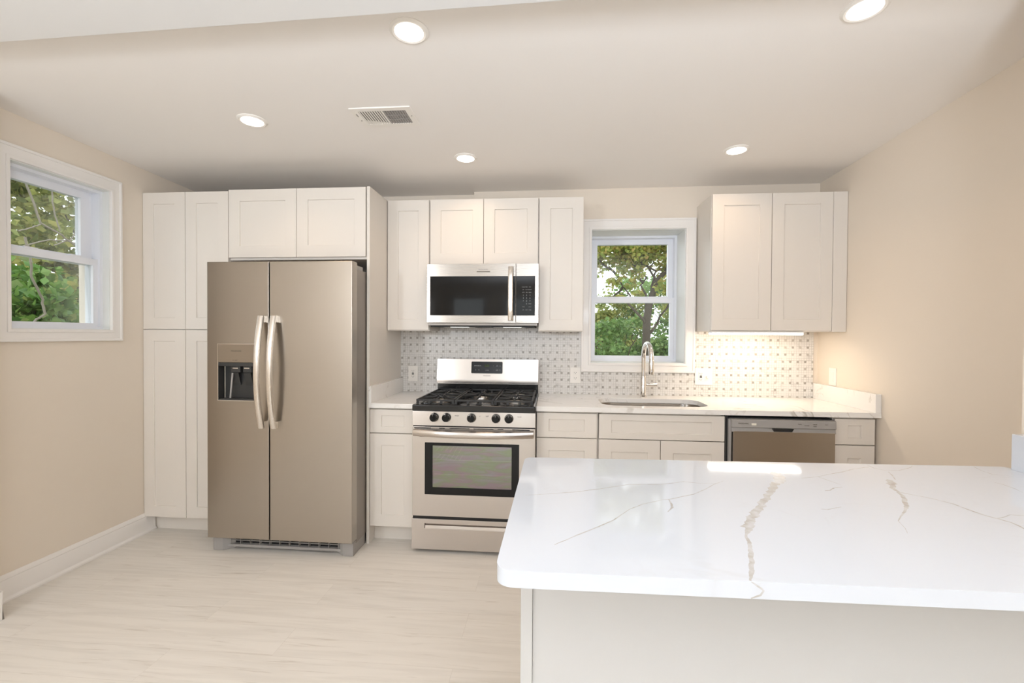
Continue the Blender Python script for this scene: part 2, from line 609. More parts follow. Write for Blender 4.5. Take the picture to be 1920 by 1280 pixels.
def thing(name, label, cat, loc, group=None):
    o = bpy.data.objects.new(name, None)
    COL.objects.link(o)
    o.empty_display_size = .05
    o.location = Vector(loc) * IN
    ORIGIN[o.name] = Vector(loc)
    return tag(o, label, cat, group)
def struct(name, mb, mats, bevel=0., parent=None, label=None):
    o = build(name, mb, mats, parent, bevel)
    if parent is None:
        o['kind'] = 'structure'
        if label: o['label'] = label
    return o
def text(name, body, x, y, z, size, m, parent, align='CENTER', face='-y', spacing=1.0, line=1.0):
    cu = bpy.data.curves.new(name, 'FONT')
    cu.body = body
    cu.size = size * IN
    cu.align_x = align
    cu.align_y = 'CENTER'
    cu.extrude = .008 * IN
    cu.space_character = spacing
    cu.space_line = line
    cu.materials.append(m)
    tmp = bpy.data.objects.new('lettering_curve', cu)
    me = bpy.data.meshes.new_from_object(tmp)
    me.name = name
    bpy.data.objects.remove(tmp)
    bpy.data.curves.remove(cu)
    o = bpy.data.objects.new(name, me)
    COL.objects.link(o)
    po = ORIGIN[parent.name]
    o.parent = parent
    o.location = (Vector((x, y, z)) - po) * IN
    o.rotation_euler = (math.pi / 2, 0, 0)
    ORIGIN[o.name] = Vector((x, y, z))
    return o
def rrect(x0, x1, y0, y1, r, n=6):
    out = []
    for cx, cy, a0 in ((x1 - r, y1 - r, 0), (x0 + r, y1 - r, 90), (x0 + r, y0 + r, 180), (x1 - r, y0 + r, 270)):
        for i in range(n + 1):
            a = math.radians(a0 + 90 * i / n)
            out.append((cx + r * math.cos(a), cy + r * math.sin(a)))
    return out
def rect(x0, x1, y0, y1):
    return [(x0, y0), (x1, y0), (x1, y1), (x0, y1)]

# ------------------------------------------------------------------ the setting
def ceil_z(x, y):
    a = 95.4 + (x + 61.5) / 182 * .7
    b = 96.9 + (x + 61.5) / 182 * 1.6
    return a + (b - a) * (-y / 75)
YB = -300     # far end of the room behind the camera
f = MB()
f.box(-75, 135, YB - 8, 14, -4, 0)
struct('floor', f, M['floor'])
c = MB()
nx, ny = 14, 8
vs, fs = [], []
for j in range(ny + 1):
    for i in range(nx + 1):
        x, y = -68 + i * (194 / nx), 14 - j * (96 / ny)
        vs.append((x, y, ceil_z(x, y)))
for j in range(ny):
    for i in range(nx):
        a = j * (nx + 1) + i
        fs.append((a, a + 1, a + nx + 2, a + nx + 1))
n = len(vs)
vs += [(x, y, z + 6) for x, y, z in vs]
fs += [tuple(i + n for i in reversed(q)) for q in fs]
b1 = [i for i in range(nx + 1)]
b2 = [(nx + 1) * j + nx for j in range(ny + 1)]
b3 = [(nx + 1) * ny + i for i in reversed(range(nx + 1))]
b4 = [(nx + 1) * j for j in reversed(range(ny + 1))]
for b in (b1, b2, b3, b4):
    for p, q in zip(b, b[1:]):
        fs.append((p, q, q + n, p + n))
c.add(vs, fs)
c.box(-60, 112, YB - 6, -82, 97.5, 103.5)
struct('ceiling', c, M['ceiling'])
# header between the two rooms, a little lower than the kitchen ceiling
c = MB()
c.prism([(-54.6, -73.3), (106, -77.0), (106, -86), (-54.6, -86)], 95.25, 103)
struct('trim_1', c, M['beam'], .15, label='white header beam crossing the ceiling between the two rooms')
# walls
w = MB()
w.prism(rect(22.3, 130, -2, 104), 0, 12, 'y', holes=[rect(57, 84, 44.9, 84)])
w.box(-68, 22.3, 2.3, 12, -2, 104)
w.box(-37.4, 22.3, 0, 2.3, -2, 90)
struct('wall_back', w, M['wall'])
w = MB()
w.prism(rect(-62, 14, -2, 104), -69.5, -61.5, 'x', holes=[rect(-53.6, -33, 53.5, 87.2)])
struct('wall_left', w, M['wall'])
w = MB()
w.box(120.5, 128.5, -72, 0, -2, 104)
w.box(106.2, 128.5, YB, -70, -2, 104)
struct('wall_right', w, M['wall'])
w = MB()
w.box(-69.5, -55.4, YB, -60.2, -2, 104)
struct('wall_opening', w, M['wall'])
w = MB()
w.prism(rect(-69.5, 128.5, -2, 104), YB - 6, YB, 'y', holes=[rect(-43, -15, 30, 86), rect(5, 33, 30, 86)])
struct('wall_rear', w, M['wall'])
# frames of the windows behind the camera
w = MB()
for xw in (-43, 5):
    w.prism(rect(xw - 3, xw + 31, 27, 89), YB, YB + .9, 'y', holes=[rect(xw, xw + 28, 30, 86)])
    w.box(xw, xw + 28, YB - 3, YB, 56.5, 59)
w3 = struct('window_3', w, M['trim'], .1)
g = MB()
for xw in (-43, 5):
    g.box(xw, xw + 28, YB - 2, YB - 1.8, 30, 86)
build('pane', g, M['glass'], w3)

# baseboards
def baseboard(name, x, y0, y1, sgn=1):
    pr = [(0, 0), (1.0, 0), (1.0, .35), (.62, .8), (.55, 3.9), (.42, 4.25), (.5, 4.4), (.34, 4.9), (.15, 5.2), (0, 5.25)]
    b = MB()
    b.prism([(x + sgn * u, z) for u, z in pr], y0, y1, 'y')
    return struct(name, b, M['trim'])
baseboard('baseboard_left', -61.5, -60.2, -21.1)
b = MB()
b.box(-61.5, -54.85, -60.2, -59.6, 0, 5.25)
b.box(-55.4, -54.85, -299, -59.6, 0, 5.25)
struct('baseboard_opening', b, M['trim'], .12)
baseboard('baseboard_right', 120.5, -69.5, -25, -1)

# --- window over the sink
def double_hung(name, axis, o, w0, w1, z0, z1, depth0, into, lowgl, upgl, meet, label):
    """axis 'y': wall faces -y; into = +1 direction going outdoors. w0..w1 the opening across; o = wall face"""
    s = into
    def B(mb, a0, a1, d0, d1, zz0, zz1, mi=0):
        p, q = sorted((o + s * d0, o + s * d1))
        if axis == 'y':
            mb.box(a0, a1, p, q, zz0, zz1, mi)
        else:
            mb.box(p, q, a0, a1, zz0, zz1, mi)
    def PR(mb, outer, hole, d0, d1):
        p, q = sorted((o + s * d0, o + s * d1))
        mb.prism(outer, p, q, axis, holes=[hole])
    D = depth0
    fr = MB()
    PR(fr, rect(w0, w1, z0, z1), rect(w0 + .9, w1 - .9, z0 + .9, z1 - .9), D, D + 4)
    win = struct(name, fr, M['vinyl'], 0, label=label)
    ln = MB()
    PR(ln, rect(w0 - .02, w1 + .02, z0 - .02, z1 + .02), rect(w0 + .25, w1 - .25, z0 + .25, z1 - .25), -.3, D)
    build('jamb_liner', ln, M['jamb'], win)
    ca = MB()
    PR(ca, rect(w0 - 2.7, w1 + 2.7, z0 - 2.5, z1 + 2.9), rect(w0 + .1, w1 - .1, z0 + .1, z1 - .1), -.72, 0)
    PR(ca, rect(w0 - .55, w1 + .55, z0 - .55, z1 + .55), rect(w0 + .1, w1 - .1, z0 + .1, z1 - .1), -.95, -.6)
    PR(ca, rect(w0 - 2.7, w1 + 2.7, z0 - 2.5, z1 + 2.9), rect(w0 - 2.1, w1 + 2.1, z0 - 1.9, z1 + 2.3), -.9, -.6)
    build('casing', ca, M['trim'], win, .1)
    for nm, gl, dd, zz0, zz1 in (('upper_sash', upgl, D + 2.2, meet - .2, z1 - .9), ('lower_sash', lowgl, D + .6, z0 + .9, meet + 1.3)):
        sa = MB()
        PR(sa, rect(w0 + .9, w1 - .9, zz0, zz1), rect(*gl), dd, dd + 1.4)
        so = build(nm, sa, M['vinyl'], win, smooth=False)
        g = MB()
        B(g, gl[0], gl[1], dd + .65, dd + .75, gl[2], gl[3])
        build('pane', g, M['glass'], so)
        if nm == 'lower_sash':
            lk = MB()
            for t in (.28, .72):
                cxx = w0 + (w1 - w0) * t
                B(lk, cxx - 1.3, cxx + 1.3, dd - .1, dd + 1.2, zz1 - .02, zz1 + .35)
            build('sash_lock', lk, M['vinyl'], so, .08)
    return win
double_hung('window_1', 'y', 0, 57, 84, 44.9, 84, 8, 1, (59.2, 82.0, 46.8, 63.2), (59.9, 81.6, 65.3, 81.5), 63.4,
            'white double-hung window over the sink with autumn trees outside')
double_hung('window_2', 'x', -61.5, -53.6, -33, 53.5, 87.2, 1.4, -1, (-52.2, -35.0, 55.2, 69.0), (-52.2, -36.4, 71.0, 84.6), 69.2,
            'white double-hung window in the left wall with dense greenery outside')

# --- mosaic backsplash (window casing cut out of its outline)
b = MB()
b.prism([(0, 35.75), (119.2, 35.75), (119.2, 54.3), (86.7, 54.3), (86.7, 42.4), (54.3, 42.4), (54.3, 55.8), (0, 55.8)], -.32, -.02, 'y')
tag(build('tile_backsplash', b, M['mosaic'], smooth=False), 'grey and white marble mosaic backsplash with small square dots', 'backsplash')

# ------------------------------------------------------------------ cabinets
def shaker(name, parent, x0, x1, z0, z1, yf=-24.0, stile=2.95, t=.75):
    mb = MB()
    r = stile if z1 - z0 > 8 else 1.5
    s = min(stile, (x1 - x0) * .335)
    mb.pocket(x0, x1, z0, z1, yf, yf + t, x0 + s, x1 - s, z0 + r, z1 - r, .3, taper=.05)
    return build(name, mb, M['cab'], parent, .045, 2)
G = .07
def cabinet(name, label, x0, x1, y0, y1, z0, z1, group=None, toe=False, cat='cabinet', hollow=False):
    t = thing(name, label, cat, ((x0 + x1) / 2, (y0 + y1) / 2, 0 if toe else z0), group)
    b = MB()
    zb = 4.5 if toe else z0
    if hollow:
        b.box(x0, x1, y1 - .5, y1, zb, z1)
        b.box(x0, x1, y0, y1, zb, zb + .75)
        b.box(x0, x0 + .7, y0, y1, zb, z1)
        b.box(x1 - .7, x1, y0, y1, zb, z1)
        b.box(x0, x1, y0, y0 + .7, z1 - 6.5, z1)
    else:
        b.box(x0, x1, y0, y1, zb, z1)
    build('body', b, M['cab'], t, .03, 1)
    if toe:
        k = MB()
        k.box(x0, x1, y0 + 2.6, y1, 0, 4.5)
        build('toe_kick', k, M['cab'], t)
    return t
# tall pantry
t = cabinet('pantry_cabinet', 'tall white shaker pantry cabinet in the left corner beside the refrigerator', -61.45, -37.6, -23.2, -.1, 0, 89.7, toe=True)
for a, b_ in ((-61.4, -49.58), (-49.46, -37.65)):
    shaker('door', t, a, b_, 54.0, 89.6)
    shaker('door', t, a, b_, 4.5, 53.8)
# cabinet over the fridge
t = cabinet('wall_cabinet', 'white two-door cabinet above the refrigerator with a tall end panel on its right', -37.55, -.8, -23.2, -.1, 71.9, 90, group='shaker wall cabinets')
for a, b_ in ((-37.5, -19.32), (-19.2, -1.1)):
    shaker('door', t, a, b_, 72.5, 89.9)
# end panel
b = MB()
b.box(-.75, 0, -24.0, -.1, 0, 90)
build('end_panel', b, M['cab'], t, .04)
# upper row
def upper(label, x0, x1, z0, z1, doors):
    t = cabinet('wall_cabinet', label, x0 + .03, x1 - .03, -11.45, -.1, z0, z1, group='shaker wall cabinets')
    for a, b_ in doors:
        shaker('door', t, a, b_, z0 + .25, z1 - .05, -12.2)
    return t
upper('narrow white wall cabinet between refrigerator end panel and microwave', 0, 12, 54, 90, [(.25, 11.85)])
upper('short white two-door cabinet directly above the microwave', 12, 42, 72.0, 90, [(12.25, 26.93), (27.07, 41.8)])
upper('narrow white wall cabinet between microwave and sink window', 42, 54, 54, 90, [(42.15, 53.9)])
t = upper('white two-door wall cabinet on the right with a lit strip underneath', 87, 120.35, 54.3, 90, [(87.15, 101.95), (102.1, 116.9)])
b = MB()
b.box(117.0, 120.4, -12.2, -11.4, 54.3, 90)
build('filler_strip', b, M['cab'], t, .03, 1)
# base row
def base(label, x0, x1, fronts, hollow=False):
    t = cabinet('base_cabinet', label, x0 + .03, x1 - .03, -23.2, -.4, 0, 34.5, group='shaker base cabinets', toe=True, hollow=hollow)
    for nm, a, b_, z0, z1 in fronts:
        shaker(nm, t, a, b_, z0, z1)
    return t
base('narrow white base cabinet between refrigerator end panel and range', 0, 12, [('drawer', .15, 11.9, 28.25, 34.1), ('door', .15, 11.9, 4.6, 28.0)])
base('white base cabinet with drawer right of the range', 42, 57, [('drawer', 42.15, 56.65, 28.15, 34.1), ('door', 42.15, 56.65, 4.6, 27.95)])
base('wide white sink base cabinet with false drawer front', 57, 86.5, [('drawer', 57.15, 86.4, 28.15, 34.1), ('door', 57.15, 71.6, 4.6, 27.95), ('door', 71.75, 86.4, 4.6, 27.95)], True)
base('narrow white drawer cabinet between dishwasher and right wall', 110.8, 119.9, [('drawer', 110.95, 119.7, 28.2, 34.1), ('drawer', 110.95, 119.7, 16.4, 27.95), ('drawer', 110.95, 119.7, 4.6, 16.2)])

# ------------------------------------------------------------------ worktops
CT0, CT1 = 34.55, 35.75
t = thing('countertop', 'short white veined countertop between refrigerator end panel and range', 'countertop', (6, -12, CT0))
b = MB()
b.box(.02, 11.98, -24.9, -.35, CT0, CT1)
build('slab', b, M['quartz'], t, .07)
b = MB()
b.box(.02, .75, -24.7, -.35, CT1, 39.9)
build('side_splash', b, M['quartz'], t, .05)
t = thing('countertop', 'long white veined countertop with the undermount sink', 'countertop', (81, -12, CT0))
b = MB()
SX0, SX1, SY0, SY1 = 58.3, 84.6, -21.0, -7.8
b.prism(rect(42.02, 120.45, -24.9, -.35), CT0, CT1, 'z', holes=[rrect(SX0, SX1, SY0, SY1, 4.0, 8)])
build('slab', b, M['quartz'], t, .06)
b = MB()
b.box(119.2, 120.45, -24.8, -.35, CT1, 40.0)
build('side_splash', b, M['quartz'], t, .05)

# sink
t = thing('kitchen_sink', 'stainless undermount sink set in the long countertop', 'sink', ((SX0 + SX1) / 2, (SY0 + SY1) / 2, 26))
b = MB()
rings = []
for d, z in ((-.9, 34.5), (.05, 34.5), (.12, 33.5), (.3, 28), (1.2, 26.3), (2.6, 26)):
    rings.append([(x, y, z) for x, y in rrect(SX0 + d, SX1 - d, SY0 + d, SY1 - d, max(1.2, 4.0 - d * .4), 8)])
k = len(rings[0])
vs = [p for r_ in rings for p in r_]
fs = [(i * k + j, i * k + (j + 1) % k, (i + 1) * k + (j + 1) % k, (i + 1) * k + j) for i in range(len(rings) - 1) for j in range(k)]
fs.append(tuple(range((len(rings) - 1) * k, len(rings) * k)))
b.add(vs, fs)
build('basin', b, M['steel'], t)
b = MB()
b.lathe([(1.7, 26.02), (1.75, 26.15), (1.2, 26.2), (1.0, 26.08)], (71.4, -13.5, 0))
build('drain', b, M['chrome'], t)

# faucet
t = thing('kitchen_faucet', 'chrome pull-down faucet behind the sink', 'faucet', (71.4, -4.9, CT1))
b = MB()
b.lathe([(1.05, CT1), (1.05, CT1 + .15), (.82, CT1 + .3), (.80, 41.5), (.74, 41.6), (.74, 41.7)], (71.4, -4.9, 0))
build('body', b, M['chrome'], t)
b = MB()
pts = [(71.4, -4.9, 41.5), (71.4, -4.9, 45.5)]
for i in range(0, 13):
    a = math.pi * i / 12
    cyy = -4.9 - 3.9 * (1 - math.cos(a))
    pts.append((71.4 + .22 * (1 - math.cos(a)) / 2 * 2, cyy, 47.0 + 3.9 * math.sin(a)))
pts.append((71.85, -12.7, 46.4))
b.tube(pts, .62, 16)
build('spout', b, M['chrome'], t)
b = MB()
b.lathe([(.62, 46.6), (.72, 46.2), (.74, 43.4), (.70, 42.9), (.5, 42.85)], (71.85, -12.7, 0))
build('spray_head', b, M['chrome'], t)
b = MB()
b.tube([(72.1, -4.9, 39.3), (74.3, -4.9, 39.3)], .5, 16)
b.tube([(74.3, -4.9, 39.3), (75.1, -4.9, 39.3)], .58, 16)
b.tube([(74.85, -4.9, 39.6), (74.85, -4.85, 40.6), (74.9, -4.7, 42.4)], [.2, .24, .3], 10, flat=(1, .45))
build('lever', b, M['chrome'], t)

# ------------------------------------------------------------------ refrigerator
t = thing('refrigerator', 'tall stainless side-by-side refrigerator with ice and water dispenser', 'refrigerator', (-18.8, -15, 0))
b = MB()
b.box(-36.7, -1.0, -29.4, -1.5, 2.6, 68.5)
build('case', b, M['case'], t, .1)
def rounded_door(name, x0, x1, z0, z1, hole=None):
    mb = MB()
    if hole:
        mb.pocket(x0, x1, z0, z1, -32.3, -29.55, *hole, 2.2, 0, 1, .02)
    else:
        mb.box(x0, x1, -32.3, -29.55, z0, z1)
    return build(name, mb, [M['steel_dull'], M['darkplastic']], t, .16, 3)
fz = rounded_door('freezer_door', -36.85, -21.25, 3.7, 70.05, (-34.0, -24.0, 36.95, 46.0))
fd = rounded_door('fresh_food_door', -21.0, -.75, 3.7, 70.05)
def fridge_handle(par, x):
    mb = MB()
    path = []
    for i in range(25):
        s = -1 + 2 * i / 24
        z = 43.9 + s * 13.3
        out = 1.0 + 1.75 * (1 - s * s)
        path.append((( x, -32.3 - out, z), (0, -1, 0)))
    sect = [(-.72, -.3), (-.72, .05), (-.5, .32), (0, .42), (.5, .32), (.72, .05), (.72, -.3)]
    mb.sweep(path, sect)
    for zc in (31.4, 56.4):
        mb.box(x - .62, x + .62, -33.3, -32.25, zc - .8, zc + .8)
    return build('handle', mb, M['steel_v'], par, .05)
fridge_handle(fz, -22.55)
fridge_handle(fd, -19.45)
# dispenser
b = MB()
b.prism(rect(-34.0, -24.0, 46.05, 50.4), -32.42, -32.28, 'y')
dp = build('dispenser_panel', b, M['panel_tan'], fz, .08)
text('logo', 'FRIGIDAIRE', -29.3, -32.44, 48.75, .52, M['dark_print'], dp)
text('key_printing', 'o  lock', -29.6, -32.44, 46.6, .42, M['dark_print'], dp)
b = MB()
b.prism(rect(-34.12, -23.88, 36.82, 50.52), -32.38, -32.25, 'y', holes=[rect(-33.95, -24.05, 37.0, 50.35)])
build('dispenser_trim', b, M['chrome'], fz, .03)
b = MB()
b.box(-33.95, -24.05, -32.2, -30.2, 45.1, 46.0)
b.box(-31.2, -28.9, -31.6, -30.2, 43.6, 45.1)
b.box(-28.2, -26.0, -31.6, -30.2, 43.6, 45.1)
build('dispenser_chute', b, M['darkplastic'], fz, .1)
b = MB()
for xx in (-30.4, -27.3):
    b.prism([(-31.35, 43.4), (-31.15, 43.6), (-30.35, 40.6), (-30.55, 40.4)], xx - .85, xx + .85, 'x')
build('paddle', b, M['darkplastic'], fz, .06)
b = MB()
b.tube([(-30.9, -31.5, 43.4), (-31.2, -31.5, 40.5), (-31.5, -31.5, 37.4)], .22, 10)
build('water_tube', b, M['plastic'], fz)
for xx in (-30.0, -27.1):
    b = MB()
    b.box(xx - .7, xx + .7, -31.85, -31.5, 44.5, 44.75)
    build('nozzle', b, M['chrome'], fz, .05)
b = MB()
b.box(-33.9, -24.1, -32.2, -30.2, 36.98, 37.35)
build('drip_tray', b, M['darkplastic'], fz, .05)
# hinges, grille, feet
for x0, x1 in ((-36.6, -33.4), (-4.3, -1.1)):
    b = MB()
    b.box(x0, x1, -31.4, -25.5, 68.45, 69.5)
    build('hinge_cover', b, M['plastic'], t, .15)
b = MB()
b.box(-33.5, -4.3, -30.2, -28.0, .75, 1.35)
b.box(-33.5, -4.3, -29.9, -28.0, 3.1, 3.6)
for i in range(12):
    x = -32.6 + i * 2.5
    b.box(x - .05, x + .05, -30.0, -29.2, 1.3, 3.2)
b.box(-33.5, -4.3, -29.9, -29.6, 2.15, 2.3)
b.box(-33.5, -4.3, -29.15, -28.0, 1.0, 3.4, 1)
build('base_grille', b, [M['plastic'], M['black']], t)
for sx in (-1, 1):
    b = MB()
    xo = -18.8 + sx * 17.7
    xi, xm = xo - sx * 2.5, xo - sx * 4.6
    b.prism([(xo, -30.9), (xi, -30.9), (xm, -29.3), (xm, -27.5), (xo, -24)], .06, 3.3)
    build('leg_cover', b, M['plastic'], t, .12)

# ------------------------------------------------------------------ range
t = thing('gas_range', 'stainless gas range with black cooktop and five knobs', 'range', (27, -14, 0))
RX0, RX1 = 12.08, 41.92
b = MB()
b.box(RX0, RX1, -25.2, -1.2, 1.3, 34.4)
build('body', b, M['case'], t)
# cooktop
b = MB()
b.box(RX0 - .03, RX1 + .03, -27.5, -2.6, 34.45, 36.05)
ct = build('cooktop', b, M['enamel'], t, .28, 3)
b = MB()
for x0, x1, y0, y1 in ((13.3, 21.6, -25.6, -3.6), (22.6, 31.4, -25.6, -3.6), (32.4, 40.7, -25.6, -3.6)):
    b.prism(rrect(x0, x1, y0, y1, 1.2, 4), 36.0, 36.14, 'z', holes=[rrect(x0 + .35, x1 - .35, y0 + .35, y1 - .35, 1, 4)])
build('cooktop_ridge', b, M['enamel'], t, .04)
# burners
for x, y, r in ((17.4, -20.2, 1.75), (17.4, -8.6, 1.4), (27, -14.4, 1.7), (36.6, -20.2, 2.0), (36.6, -8.6, 1.4)):
    b = MB()
    b.lathe([(r + .45, 36.03), (r + .45, 36.3), (r + .15, 36.7), (r + .1, 36.75)], (x, y, 0))
    bo = build('burner', b, M['burner'], t)
    b = MB()
    b.lathe([(r, 36.72), (r + .05, 36.95), (r - .2, 37.1), (r - .6, 37.12)], (x, y, 0))
    build('burner_cap', b, M['enamel'], bo)
# grates
def grate(x0, x1, cs):
    mb = MB()
    y0, y1, zt, hb, w_ = -26.2, -3.4, 37.2, .45, .42
    def bar(ax0, ay0, ax1, ay1):
        d = Vector((ax1 - ax0, ay1 - ay0, 0))
        l = d.length
        d.normalize()
        n_ = Vector((-d.y, d.x, 0)) * w_ / 2
        p = [Vector((ax0, ay0, 0)) + n_, Vector((ax1, ay1, 0)) + n_, Vector((ax1, ay1, 0)) - n_, Vector((ax0, ay0, 0)) - n_]
        mb.prism([(q.x, q.y) for q in p], zt - hb, zt)
    for xx in (x0 + .25, x1 - .25):
        bar(xx, y0, xx, y1)
    for yy in (y0 + .25, (y0 + y1) / 2, y1 - .25):
        bar(x0, yy, x1, yy)
    # upright legs along the front, back and middle
    nleg = 4
    for i in range(nleg):
        xx = x0 + .3 + (x1 - x0 - .6) * i / (nleg - 1)
        for yy in (y0 + .25, (y0 + y1) / 2, y1 - .25):
            mb.prism([(xx - .32, 36.1), (xx + .32, 36.1), (xx + .24, zt - .1), (xx - .24, zt - .1)], yy - .2, yy + .2, 'y')
    for cx_, cy_ in cs:
        for a in range(0, 360, 45):
            dx, dy = math.cos(math.radians(a)), math.sin(math.radians(a))
            # finger from the frame towards the burner, stopping short of its centre
            lim = []
            if abs(dx) > .01: lim.append(((x1 - .3 if dx > 0 else x0 + .3) - cx_) / dx)
            hy = ((y0 + y1) / 2 if (dy > 0) == (cy_ < (y0 + y1) / 2) else (y1 if dy > 0 else y0)) if len(cs) > 1 else (y1 if dy > 0 else y0)
            if abs(dy) > .01: lim.append((hy - cy_) / dy)
            L = min(lim)
            if L > 1.6:
                bar(cx_ + dx * 1.25, cy_ + dy * 1.25, cx_ + dx * L, cy_ + dy * L)
                mb.prism(rrect(cx_ + dx * 1.25 - .25, cx_ + dx * 1.25 + .25, cy_ + dy * 1.25 - .25, cy_ + dy * 1.25 + .25, .1, 2), zt - .1, zt + .22)
    return build('grate', mb, M['iron'], t, .05, 1)
grate(12.7, 22.1, [(17.4, -20.2), (17.4, -8.6)])
grate(22.25, 31.75, [(27, -14.4)])
grate(31.9, 41.3, [(36.6, -20.2), (36.6, -8.6)])
# control panel
b = MB()
b.prism([(-25.2, 31.0), (-27.35, 31.0), (-27.15, 34.45), (-25.2, 34.45)], RX0, RX1, 'x')
cp = build('control_panel', b, M['steel_bright'], t, .06)
for x in (17.5, 20.5, 26.6, 32.5, 35.6):
    b = MB()
    b.lathe([(1.08, -27.25), (1.08, -27.45), (.98, -27.6), (.92, -28.35), (.72, -28.5)], (x, 0, 33.05), 'y')
    b.box(x - .24, x + .24, -28.85, -27.6, 32.25, 33.95)
    b.box(x - .06, x + .06, -28.87, -28.8, 33.5, 33.93, 1)
    build('knob', b, [M['blackglass'], M['white_print']], t, .05)
for x, s_ in ((15.9, '*'), (23.0, 'HI LO'), (28.6, 'o'), (30.4, 'OFF'), (38.1, 'HI LO')):
    text('dial_printing', s_, x, -27.34, 33.5, .38, M['grey_print'], cp)
# oven door
b = MB()
b.pocket(RX0 + .02, RX1 - .02, 9.0, 30.7, -27.25, -25.3, 17.0, 36.4, 16.0, 26.3, 1.6, 0, 1, .02)
od = build('oven_door', b, [M['steel_bright'], M['black']], t, .05)
b = MB()
b.prism(rect(15.2, 38.1, 14.3, 26.9), -27.36, -27.22, 'y', holes=[rect(17.1, 36.3, 16.05, 26.2)])
build('window_frame', b, M['blackglass'], od, .04)
b = MB()
b.box(17.1, 36.3, -27.2, -27.1, 16.05, 26.2)
build('oven_window', b, M['ovenglass'], od)
b = MB()
for z in (19.0, 22.5):
    b.tube([(17.3, -26.3, z), (36.2, -26.3, z)], .09, 6)
for i in range(6):
    x = 18.0 + i * 1.1
    b.tube([(x, -26.9, 25.0 - i * .12), (x + .8, -26.0, 25.9)], .07, 6)
    b.tube([(x, -26.9, 22.9 - i * .1), (x + .8, -26.0, 23.8)], .07, 6)
build('oven_rack', b, M['plate'], od)
b = MB()
for z, spans in ((30.42, ((12.5, 16.7), (18.7, 20.1), (21.3, 26.1), (27.1, 31.9), (32.9, 34.3), (36.4, 40.6))), (28.35, ((13.9, 16.6), (21.3, 26.1), (27.1, 31.9), (36.4, 39.1)))):
    for x0, x1 in spans:
        b.box(x0, x1, -27.28, -27.2, z - .09, z + .09)
inlay(od, b, M['black'])
b = MB()
path = []
for i in range(25):
    s = -1 + 2 * i / 24
    out = .75 + 1.35 * (1 - s * s)
    path.append(((27 + s * 14.5, -27.25 - out, 29.42 - .12 * (1 - s * s)), (0, -1, 0)))
sect = [(-.85, -.35), (-.8, .1), (-.4, .38), (.2, .4), (.7, .15), (.85, -.35)]
b.sweep(path, sect, 0, Vector((0, 0, 1)))
for x in (12.9, 41.1):
    b.box(x - .4, x + .4, -28.2, -27.2, 28.9, 30.0)
build('handle', b, M['steel_bright'], od, .05)
# drawer
b = MB()
b.pocket(RX0 - .1, RX1 + .1, .9, 8.3, -27.3, -25.3, 15.2, 38.8, 6.0, 7.3, .7, 0, 0, .02)
dr = build('drawer', b, M['steel_bright'], t, .05)
b = MB()
b.prism([(-27.25, 6.0), (-26.65, 6.0), (-26.65, 6.85), (-27.1, 6.7)], 15.3, 38.7, 'x')
build('handle', b, M['steel_bright'], dr, .03)
for z0, z1 in ((8.3, 9.0), (30.7, 31.0)):
    b = MB()
    b.box(RX0 + .1, RX1 - .1, -26.9, -25.2, z0, z1)
    build('shadow_gap', b, M['black'], t)  # black strip added for the shade in the gap between fronts
for x in (14.2, 39.8):
    b = MB()
    b.lathe([(.8, 0.02), (.8, .5), (.4, .6), (.4, 1.35)], (x, -24.2, 0))
    build('foot', b, M['black'], t)
# backguard
b = MB()
b.prism([(-2.6, 36.0), (-1.0, 36.0), (-1.0, 45.9), (-3.0, 45.9), (-3.9, 40.2), (-3.75, 38.9), (-2.6, 38.8)], RX0, RX1, 'x')
o = build('backguard', b, [M['steel_bright'], M['enamel']], t, .05)
b = MB()
b.box(RX0 + .05, RX1 - .05, -2.85, -2.55, 36.0, 38.6)
build('backguard_panel', b, M['enamel'], t, .04)
def on_guard(z):   # front face of the sloped backguard
    return -3.9 + (z - 40.2) / 5.7 * .9
b = MB()
z0, z1 = 41.75, 45.15
p = rrect(22.3, 31.5, 0, 1, .22, 3)
vs = []
for d in (.02, -.1):
    for x, q in rrect(22.3, 31.5, z0, z1, .28, 3):
        vs.append((x, on_guard(q) + d, q))
k = len(vs) // 2
fs = [tuple(range(k)), tuple(reversed(range(k, 2 * k)))] + [(i, (i + 1) % k, (i + 1) % k + k, i + k) for i in range(k)]
b.add(vs, fs)
dpn = build('display', b, M['blackglass'], t)
def gtext(name, s_, x, z, size, m, par=dpn):
    o_ = text(name, s_, x, on_guard(z) - .125, z, size, m, par)
    o_.rotation_euler = (math.pi / 2 - math.atan(.9 / 5.7), 0, 0)
    return o_
gtext('clock', '2:53', 26.9, 43.95, .82, M['clock'])
for s_, x, z in (('BAKE', 23.6, 43.95), ('BROIL', 24.7, 43.95), ('+', 28.9, 43.95), ('ON', 29.9, 43.95), ('O', 30.75, 43.95),
                 ('A', 23.6, 42.75), ('O', 24.55, 42.75), ('LOCK', 27.0, 42.65), ('-', 28.9, 42.75), ('OFF', 29.9, 42.7), ('O', 30.75, 42.75)):
    gtext('key_printing', s_, x, z, .4, M['white_print'])
o_ = text('logo', 'FRIGIDAIRE', 26.95, on_guard(41.05) - .03, 41.05, .42, M['grey_print'], o)
o_.rotation_euler = (math.pi / 2 - math.atan(.9 / 5.7), 0, 0)

